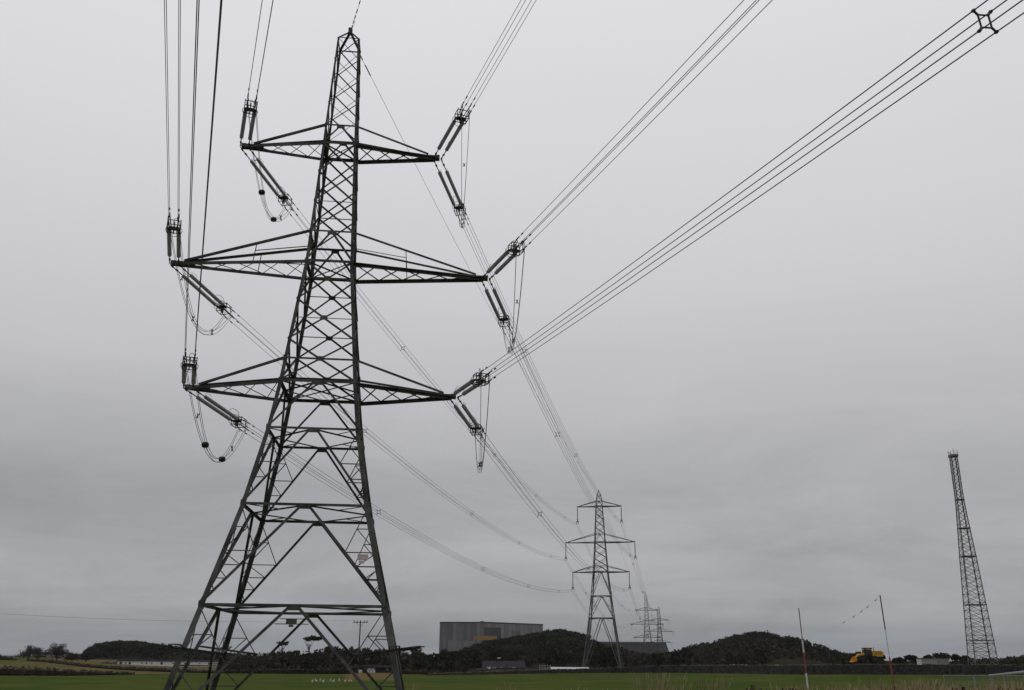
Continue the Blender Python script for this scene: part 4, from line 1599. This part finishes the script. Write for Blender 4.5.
PROF_B = [(165, 652), (175, 650.5), (190, 651.5), (215, 652.5), (235, 651.5), (250, 650.5), (270, 650), (290, 649), (310, 648), (322, 646.3), (335, 644.5), (345, 645.5), (360, 645), (380, 646.3), (400, 648), (410, 649.5), (416, 646.5), (421, 651), (432, 653), (440, 652), (449, 649.5), (456, 652), (470, 655), (500, 659)]


def g_belt(r_):
    px = r_.uniform(165, 505)
    Y = r_.uniform(355, 420) if px < 224 else (r_.uniform(216, 330) if px < 470 else r_.uniform(300, 360))
    h = Z_top(px, interp(PROF_B, px), Y) - ground_z(X_at(px, Y), Y)
    if h < 1.5 or (346 < px < 400 and Y < 250):
        return None
    front = Y < 235
    kind = 0 if (r_.random() < (.4 if px > 400 else .12)) else (1 if r_.random() < .78 else 2)
    return X_at(px, Y), Y, h * r_.uniform(.7, 1.0) * (.6 if front and r_.random() < .6 else 1), kind


wood('winter_wood', 'brown belt of bare winter trees and evergreens along the far side of the pasture', g_belt, 900, 4)

PROF_E = [(840, 655.5), (855, 655), (866, 655.5), (885, 659.5), (900, 660.5), (950, 660), (958, 658.5), (972, 657.5), (1000, 656.8), (1010, 655.8), (1024, 654.3), (1100, 653), (1200, 652)]


def g_hedgeR(r_):
    px = r_.uniform(836, 1190)
    Y = r_.uniform(250, 330)
    h = Z_top(px, interp(PROF_E, px), Y) - ground_z(X_at(px, Y), Y)
    if h < .8:
        return None
    return X_at(px, Y), Y, h * r_.uniform(.75, 1.0), 0 if r_.random() < .4 else 2


wood('far_hedgerow', 'low dark hedgerow and scrub on the skyline behind the mast', g_hedgeR, 620, 5)


# ------------------------------------------------------------------ trees that stand alone
def dome_tree(name, label, px, py_top, wpx, Y, seed, kind='dome', group=None, leaf=.3, n=420, py_bot=None):
    r_ = random.Random(seed)
    x = X_at(px, Y)
    gz = ground_z(x, Y)
    top = Z_top(px, py_top, Y) - gz
    hw = wpx / 945.6 * Y / 2
    o = thing(name, label, 'tree', (x, Y, gz), group=group)
    tb, cb = MB(), MB()
    lean = r_.uniform(-.4, .4)
    if kind == 'flat':
        ch_ = min(top * .22, 1.6)
        tb.tube([(0, 0, -.3), (lean * .4, 0, top * .4), (lean, 0, top * .75)], [.22, .16, .1], 7)
        for i in range(9):
            a = r_.uniform(0, 6.28)
            e = hw * r_.uniform(.3, .95)
            tb.tube([(lean * .6, 0, top * r_.uniform(.45, .7)), (math.cos(a) * e * .6 + lean, math.sin(a) * e * .6, top * .74), (math.cos(a) * e + lean, math.sin(a) * e, top * .9)], [.08, .05, .025], 5)
        for i in range(8):
            c = V(r_.uniform(-.75, .75) * hw, r_.uniform(-.5, .5) * hw, top - ch_ * r_.uniform(.35, .8))
            leaf_quads(cb, c, (hw * .35, hw * .35, ch_ * .32), n // 8, leaf, r_, 0)
    elif kind == 'dome':
        tb.tube([(0, 0, -.3), (lean * .4, 0, top * .35), (lean, 0, top * .7)], [.25, .18, .08], 7)
        for i in range(7):
            a = r_.uniform(0, 6.28)
            tb.tube([(lean * .4, 0, top * .35), (math.cos(a) * hw * .6, math.sin(a) * hw * .6, top * .65)], [.1, .03], 5)
        for i in range(11):
            a, q = r_.uniform(0, 6.28), r_.uniform(.1, .8)
            zz = top * (.36 + .5 * math.sqrt(max(0, 1 - q * q)) * r_.uniform(.5, 1))
            c = V(math.cos(a) * q * hw, math.sin(a) * q * hw, zz)
            leaf_quads(cb, c, (hw * .38, hw * .38, top * .15), n // 11, leaf, r_, 0)
    else:  # bare
        for q in range(2 if hw > top * .8 else 1):
            bx = (q * .9 - .4) * hw * .8 if hw > top * .8 else 0.0
            tb.tube([(bx, 0, -.3), (bx + .1, 0, top * .25), (bx + .3, 0, top * .55)], [.22, .17, .08], 7)
        nb_ = 56
        for _ in range(nb_):
            a, q = r_.uniform(0, 6.28), math.sqrt(r_.uniform(.02, 1))
            tp = V(math.cos(a) * q * hw, math.sin(a) * q * hw, top * (.22 + .78 * math.sqrt(max(0, 1 - q * q)) * r_.uniform(.35, 1.0)))
            bx = (-.32 if tp.x < 0 else .4) * hw * .8 if hw > top * .8 else 0.0
            st_ = V(bx, 0, min(tp.z * .9, top * r_.uniform(.08, .36)))
            md = st_.lerp(tp, .55) + V(r_.uniform(-.2, .2), r_.uniform(-.2, .2), top * .04)
            tb.tube([st_, md, tp], [.075, .04, .012], 4, cap=False)
            for _ in range(7):
                f_ = r_.uniform(.35, 1)
                p_ = st_.lerp(md, f_ / .55) if f_ < .55 else md.lerp(tp, (f_ - .55) / .45)
                e_ = p_ + V(r_.gauss(0, .5), r_.gauss(0, .5), r_.uniform(.1, .9)) * top * .16
                tb.tube([p_, e_], [.03, .014], 3, cap=False)
            leaf_quads(cb, tp - V(0, 0, top * .06), (hw * .22, hw * .22, top * .12), 20, .17, r_, 0)
            leaf_quads(cb, md, (hw * .26, hw * .26, top * .2), 20, .2, r_, 0)
    tb.build('trunk', M['bark'], o)
    cb.build('crown', M['winter'] if kind == 'bare' else M['evergreen'], o)
    return o


TG = 'lone trees on the skyline'
dome_tree('bare_tree', 'wide bare tree on the left skyline, leftmost and broadest of the three', 33.5, 644.5, 30, 345, 21, 'bare', TG)
dome_tree('bare_tree', 'tallest bare tree of the three on the left skyline, beside the broad one', 57.5, 640, 24, 350, 25, 'bare', TG)
dome_tree('bare_tree', 'small pale bare tree just left of the pine wood', 73, 651.2, 14, 355, 23, 'bare', TG)
dome_tree('bare_tree', 'shrub like bare tree at the foot of the pine wood', 87, 650.6, 15, 360, 24, 'bare', TG)
dome_tree('flat_topped_pine', 'flat topped pine rising above the winter wood inside the nearest pylon legs', 309.5, 635.2, 22, 300, 31, 'flat', TG, leaf=.28, n=520)
dome_tree('flat_topped_pine', 'small flat pine crown peeping over the winter wood left of the taller flat pine', 282, 640.2, 11.5, 300, 32, 'flat', TG, leaf=.22, n=240)
dome_tree('broad_tree', 'dark tree directly behind the cab of the yellow loader', 858, 651.5, 13, 262, 41, 'dome', TG)
dome_tree('broad_tree', 'small wind swept tree at the right end of the yellow loader', 881.5, 651.8, 8.5, 258, 42, 'dome', TG, leaf=.22)
dome_tree('broad_tree', 'low dark bush tree left of the larger dome tree beside the grey cabin', 899, 657.3, 12, 256, 43, 'dome', TG)
dome_tree('broad_tree', 'round dome shaped dark tree left of the grey cabin', 911, 654.3, 18, 258, 44, 'dome', TG)
dome_tree('broad_tree', 'low tree behind the left end of the grey cabin roof', 929, 654, 11, 262, 45, 'dome', TG)
dome_tree('broad_tree', 'broad dome shaped dark tree behind the grey cabin roof', 941, 651.6, 19, 264, 46, 'dome', TG)
dome_tree('broad_tree', 'small dark tree between the grey cabin and the mast', 955.5, 653.2, 10, 262, 47, 'dome', TG)
dome_tree('broad_tree', 'dark tree at the left foot of the mast', 966, 655, 13, 266, 48, 'dome', TG)
dome_tree('conifer', 'little dark conifer at the right end of the turbine hall', 676, 650, 7, 560, 49, 'dome', TG)
dome_tree('broad_tree', 'dark rounded evergreen in front of the left corner of the reactor building', 445, 648.2, 13, 420, 50, 'dome', TG, leaf=.4)
dome_tree('bare_tree', 'bare tree standing above the wood just right of the nearest pylon legs', 416, 645.8, 12, 330, 51, 'bare', TG)

# ------------------------------------------------------------------ utility pole and its line
uY = 213
ux = X_at(358.5, uY)
uz = ground_z(ux, uY)
up_h = Z_top(358.5, 620, uY) - uz
ut = thing('utility_pole', 'wooden utility pole with crossarm above the winter wood', 'pole', (ux, uY, uz), math.radians(12))
mb = MB(); mb.lathe((0, 0, -.5), (0, 0, 1), [(0, .17), (up_h + .5, .12)], 10); mb.build('shaft', M['pole'], ut)
mb = MB(); mb.box((0, -.15, up_h - .42), (3.3, .12, .16)); mb.angle((-.9, -.15, up_h - .5), (0, -.15, up_h - 1.3), .06, (0, 1, 0)); mb.angle((.9, -.15, up_h - .5), (0, -.15, up_h - 1.3), .06, (0, 1, 0)); mb.build('crossarm', M['pole'], ut)
for x in (-1.45, -.75, .85, 1.5):
    mb = MB(); mb.lathe((x, -.15, up_h - .34), (0, 0, 1), [(0, .04), (.1, .05), (.13, .11), (.22, .12), (.26, .07), (.34, .07), (.38, .02)], 8); mb.build('insulator', M['fitting'], ut)
ua = local((ux, uY, uz), math.radians(12), (-1.45, -.15, up_h + .03))
ub = W(-150, 603, 150)
o = thing('overhead_line', 'single faint overhead wire crossing the left sky to the utility pole', 'power line', ua)
mb = MB(); mb.tube([(ub - ua) * (i / 30) - V(0, 0, 4 * 1.3 * (i / 30) * (1 - i / 30)) for i in range(31)], .019, 5); mb.build('wire', M['wire'], o)

# ------------------------------------------------------------------ goal posts with bunting
def banded_pole(name, label, px, Y, ytop, bands, lean=0.0):
    x = X_at(px, Y)
    gz = ground_z(x, Y)
    o = thing(name, label, 'marker pole', (x, Y, gz - .2), group='red and white marker poles')
    o.rotation_euler = (0, lean, 0)
    zt = [W(px, y, Y).z - gz + .2 for y, _, _ in bands] + [0.0]
    for (y, m_, r), z1, z0 in zip(bands, zt, zt[1:]):
        mb = MB()
        mb.tube([(0, 0, max(0, z0)), (0, 0, z1)], r, 9)
        mb.build('pole_band', m_, o)
    mb = MB(); mb.ball((0, 0, zt[0]), .026, 8); mb.build('cap', M['fitting'], o)
    return V(x + math.sin(lean) * zt[0], Y, math.cos(lean) * zt[0] + gz - .2)


t1 = banded_pole('marker_pole', 'left marker pole banded dull red, white and red, hung with bunting', 806.5, 40, 609,
                 [(608.8, M['rusty'], .02), (633, M['galv'], .022), (640, M['whitepaint'], .033), (652.5, M['redpaint'], .034), (673, M['whitepaint'], .034), (692, M['redpaint'], .046)], lean=-.02)
t2 = banded_pole('marker_pole', 'right marker pole with red top, pale middle and red lower half', 893.5, 32, 596,
                 [(595.8, M['rusty'], .02), (629.5, M['galv2'], .010), (657, M['redpaint'], .027), (686, M['black'], .03), (692, M['redpaint'], .04)], lean=-.03)
mb = MB()
fl = MB()
bun = thing('bunting', 'string of small faded flags sagging between the two marker poles', 'bunting', t2)
t1b = V(t1.x, t1.y, t1.z - 1.05)
cat = lambda q: (t1b - t2) * q - V(0, 0, 4 * .30 * q * (1 - q))
mb.tube([cat(i / 40) for i in range(41)], .0010, 4)
mb.build('string', M['galv'], bun)
for i in range(5):
    q = (.05, .14, .21, .30, .42)[i]
    p_ = cat(q)
    d = (cat(q + .01) - cat(q - .01)).normalized()
    tw = rng.uniform(-.6, .6)
    ex_ = V(0, 1, 0) * math.sin(tw) + V(0, 0, -1) * math.cos(tw) * .8 + d * rng.uniform(-.4, .6)
    f1 = MB()
    s_ = .13
    a_, b2_, c_ = p_ - d * s_, p_ + d * s_, p_ + ex_ * .055 + d * .05
    nn_ = V(.006, -.006, 0)
    f1.add([tuple(a_), tuple(b2_), tuple(c_), tuple(a_ + nn_), tuple(b2_ + nn_), tuple(c_ + nn_)], [(0, 1, 2), (5, 4, 3), (0, 3, 4, 1), (1, 4, 5, 2), (2, 5, 3, 0)])
    f1.build('flag', M['flag'], bun)

# ------------------------------------------------------------------ mesh fence at the right
fY = 104
panels = [(941, 971), (971.6, 989), (989.6, 1021), (1021.6, 1053)]
names_ = ['leftmost mesh fence panel at the pasture edge, bottom right', 'narrow second mesh fence panel from the left, bottom right', 'third mesh fence panel, under the sloping metal rail', 'rightmost mesh fence panel, cut by the picture edge']
for i, (a_, b2_) in enumerate(panels):
    x0, x1 = X_at(a_, fY), X_at(b2_, fY)
    gz = ground_z(x0, fY)
    top = W(a_, 675.3, fY).z - gz
    o = thing('fence_panel', names_[i], 'fence', (x0, fY, gz), group='mesh fence panels')
    L_ = x1 - x0
    mb = MB(); mb.tube([(0, 0, top), (L_, 0, top)], .04, 6); mb.tube([(0, 0, .15), (L_, 0, .15)], .03, 6); mb.build('rail', M['galv'], o)
    for x in (0.03, L_ - .03):
        mb = MB(); mb.tube([(x, 0, 0), (x, 0, top)], .04, 6); mb.build('post', M['galv'], o)
    mb = MB()
    x = .12
    while x < L_ - .1:
        mb.tube([(x, .03, .15), (x, .03, top - .03)], .007, 3, cap=False); x += .1
    z = .4
    while z < top:
        mb.tube([(0, .04, z), (L_, .04, z)], .007, 3, cap=False); z += .28
    mb.build('wire_mesh', M['mesh'], o)
ra_, rb3 = W(989, 675.4, 100), W(1060, 668.4, 46)
o = thing('metal_rail', 'sloping galvanised metal rail above the mesh fence at right edge', 'rail', ra_)
d = rb3 - ra_
mb = MB()
mb.prof(V(0, 0, 0), d, V(0, 0, 1), d.cross(V(0, 0, 1)).normalized(), [(-.08, -.03), (.08, -.03), (.08, .03), (.03, .05), (-.03, .05), (-.08, .03)])
mb.build('beam', M['galv'], o)
for q in (.02, .35, .68, .98):
    p_ = d * q
    gz = ground_z(ra_.x + p_.x, ra_.y + p_.y) - ra_.z
    mb = MB(); mb.tube([(p_.x, p_.y, gz), (p_.x, p_.y, p_.z - .05)], .04, 6); mb.build('post', M['galv'], o)

# ------------------------------------------------------------------ geese on the pasture
GP = [(312.3, 683.9, .9, 0), (316, 683.4, -.5, 0), (320, 682.7, .3, 0), (323, 683.8, 1.2, 0), (330.4, 682.9, .2, 0), (333.3, 683.7, 1.0, 0), (339.2, 682.8, -.2, 0), (345, 683.6, .7, 0), (348.6, 683.7, .5, 1), (351, 683.3, -.6, 1)]
ORD = ['first', 'second', 'third', 'fourth', 'fifth', 'sixth', 'seventh', 'eighth', 'ninth', 'tenth']


def goose(kind):
    o = thing('goose', 'x', 'bird', group='white geese on the pasture')
    mb = MB()
    path = [(-.36, .30), (-.26, .33), (-.14, .34), (.0, .36), (.12, .39), (.20, .45), (.22, .53), (.22, .62), (.24, .69), (.30, .71), (.34, .70)]
    rad = [.02, .08, .13, .155, .13, .085, .06, .05, .06, .055, .03]
    mb.tube([(x * .75, 0, z * .92) for x, z in path], [q * .9 for q in rad], 10)
    mb.build('body', M['goose_pink'] if kind else M['goose'], o, smooth=True)
    mb = MB(); mb.tube([(.245, 0, .645), (.32, 0, .625)], [.026, .012], 6); mb.build('bill', M['beak'], o)
    for sy in (-.06, .06):
        mb = MB(); mb.tube([(-.02, sy, .24), (.0, sy, .02), (.08, sy, .01)], [.02, .012, .01], 5); mb.build('leg', M['beak'], o)
    return o


gproto = {0: goose(0), 1: goose(1)}
first = {0: True, 1: True}
for i, (px, py, rz, kind) in enumerate(GP):
    a_, b2_ = slope_of(px, py)
    Y = 145
    for _ in range(8):
        Y = (ground_z(a_ * Y, Y) - EYE) / b2_
    o = gproto[kind] if first[kind] else copy_tree(gproto[kind])
    first[kind] = False
    o.location = (a_ * Y, Y, ground_z(a_ * Y, Y))
    o.rotation_euler = (0, 0, -1.57 + rz * .8)
    o['label'] = ('buff tinged goose at the right end of the row, ' + ('left of the last pair' if i == 8 else 'very last bird')) if kind else f'{ORD[i]} white goose from the left in the row on the pasture'


# ------------------------------------------------------------------ foreground grass and brambles
def blades(name, label, spec, mats, seed):
    r_ = random.Random(seed)
    mb = MB()
    for (px0, px1, Y0, Y1, pyt0, pyt1, n) in spec:
        cl_ = [(r_.uniform(px0, px1), r_.uniform(Y0, Y1), 0.35 + .65 * r_.random()) for _ in range(max(1, int((px1 - px0) / 6)))]
        for _ in range(n):
            cpx, cY, ch_ = cl_[r_.randrange(len(cl_))]
            px, Y = min(px1, max(px0, r_.gauss(cpx, 3.2))), min(Y1, max(Y0, r_.gauss(cY, .5)))
            if r_.random() < .2:
                px, Y, ch_ = r_.uniform(px0, px1), r_.uniform(Y0, Y1), .4
            x = X_at(px, Y)
            gz = ground_z(x, Y)
            pyt = pyt1 - (pyt1 - pyt0) * ch_ * r_.uniform(.5, 1.05) + (r_.uniform(0, 10) if r_.random() < .5 else 0)
            h = max(.25, W(px, pyt, Y).z - gz)
            a = r_.uniform(-.5, .5)
            bend = V(math.sin(a) * h * .18 + r_.uniform(-.1, .22) * h, r_.uniform(-.12, .12) * h, 0)
            w_ = r_.uniform(.0018, .0042)
            side = V(math.cos(r_.uniform(-.8, .8)), math.sin(r_.uniform(-.8, .8)), 0)
            ps = [V(x, Y, gz - .02) + V(bend.x * q * q, bend.y * q * q, h * q) for q in (0, .35, .7, 1.0)]
            ws = [w_, w_, w_ * .8, w_ * .25]
            vs = []
            for p_, q in zip(ps, ws):
                vs += [tuple(p_ - side * q), tuple(p_ + side * q)]
            mi = 0 if r_.random() < .74 else 1
            mb.add(vs, [(0, 1, 3, 2), (2, 3, 5, 4), (4, 5, 7, 6)], mi)
            if r_.random() < .4 and mi == 0:      # seed head
                e = ps[-1]
                d = (ps[-1] - ps[-2]).normalized()
                mb.tube([e - d * .12, e - d * .05, e + d * .03], [.003, .009, .002], 4, mi=0)
    o = mb.build(name, mats)
    return tag(o, label, 'grass', kind='stuff')


blades('tall_grass', 'tall dry grass stems on the bank along the bottom right of the picture',
       [(641, 648, 13, 15, 666, 678, 22), (652, 662, 13, 15, 668, 680, 30), (667, 673, 13, 15, 673, 682, 12), (702, 712, 13, 15, 671, 682, 26), (640, 648, 13, 15, 669, 690, 26), (648, 662, 13, 16, 671, 692, 40), (664, 674, 13, 16, 674, 692, 14), (700, 714, 13, 16, 672, 692, 36), (758, 772, 13, 17, 677, 694, 40),
        (550, 640, 12, 17, 684, 698, 140), (670, 760, 12, 18, 684, 698, 160), (770, 860, 12, 19, 680, 696, 500), (800, 900, 13, 20, 683, 694, 600),
        (860, 935, 13, 20, 676, 692, 700), (900, 1030, 12, 20, 679, 692, 1500), (1000, 1034, 12, 18, 678, 690, 250),
        (492, 512, 13, 16, 682, 694, 46), (408, 422, 14, 17, 681, 694, 24), (380, 520, 12, 16, 688, 700, 120), (1024, 1250, 10, 20, 670, 700, 600), (150, 400, 10, 15, 694, 720, 200)],
       [M['straw'], M['greenblade']], 77)


def bramble(label, px, py, wpx, Y, seed):
    r_ = random.Random(seed)
    x = X_at(px, Y)
    gz = ground_z(x, Y)
    h = W(px, py, Y).z - gz
    hw = wpx / 945.6 * Y / 2
    o = thing('bramble_bush', label, 'bush', (x, Y, gz), group='bramble bushes on the bank')
    sb_, lb = MB(), MB()
    for _ in range(30):
        a = r_.uniform(0, 6.28)
        e = hw * r_.uniform(.5, 1.1)
        pts_ = [V(0, 0, 0) + V(math.cos(a), math.sin(a), 0) * e * q * .9 + V(0, 0, h * math.sin(math.pi * min(1, q * .62 + .02)) * r_.uniform(.9, 1.0)) for q in (0, .25, .5, .75, 1)]
        sb_.tube(pts_, .006, 4)
    for _ in range(60):
        a, q = r_.uniform(0, 6.28), math.sqrt(r_.random())
        c = V(math.cos(a) * q * hw, math.sin(a) * q * hw, h * r_.uniform(.3, .98) * (1 - .35 * q * q))
        leaf_quads(lb, c, (.12, .12, .1), 16, .028, r_, 0)
    sb_.build('stem', M['bramble'], o)
    lb.build('leaves', M['bramble'], o)


bramble('dark reddish bramble at bottom edge left of the left marker pole', 757, 687, 34, 12.5, 61)
bramble('low bramble at bottom edge beside the foot of the left marker pole', 786, 687.5, 22, 13, 62)
bramble('bramble patch in the grass at bottom edge under the leftmost mesh panel', 952, 688, 34, 12, 63)
bramble('bramble patch in the bottom right corner of the picture', 1006, 687.5, 40, 12, 64)
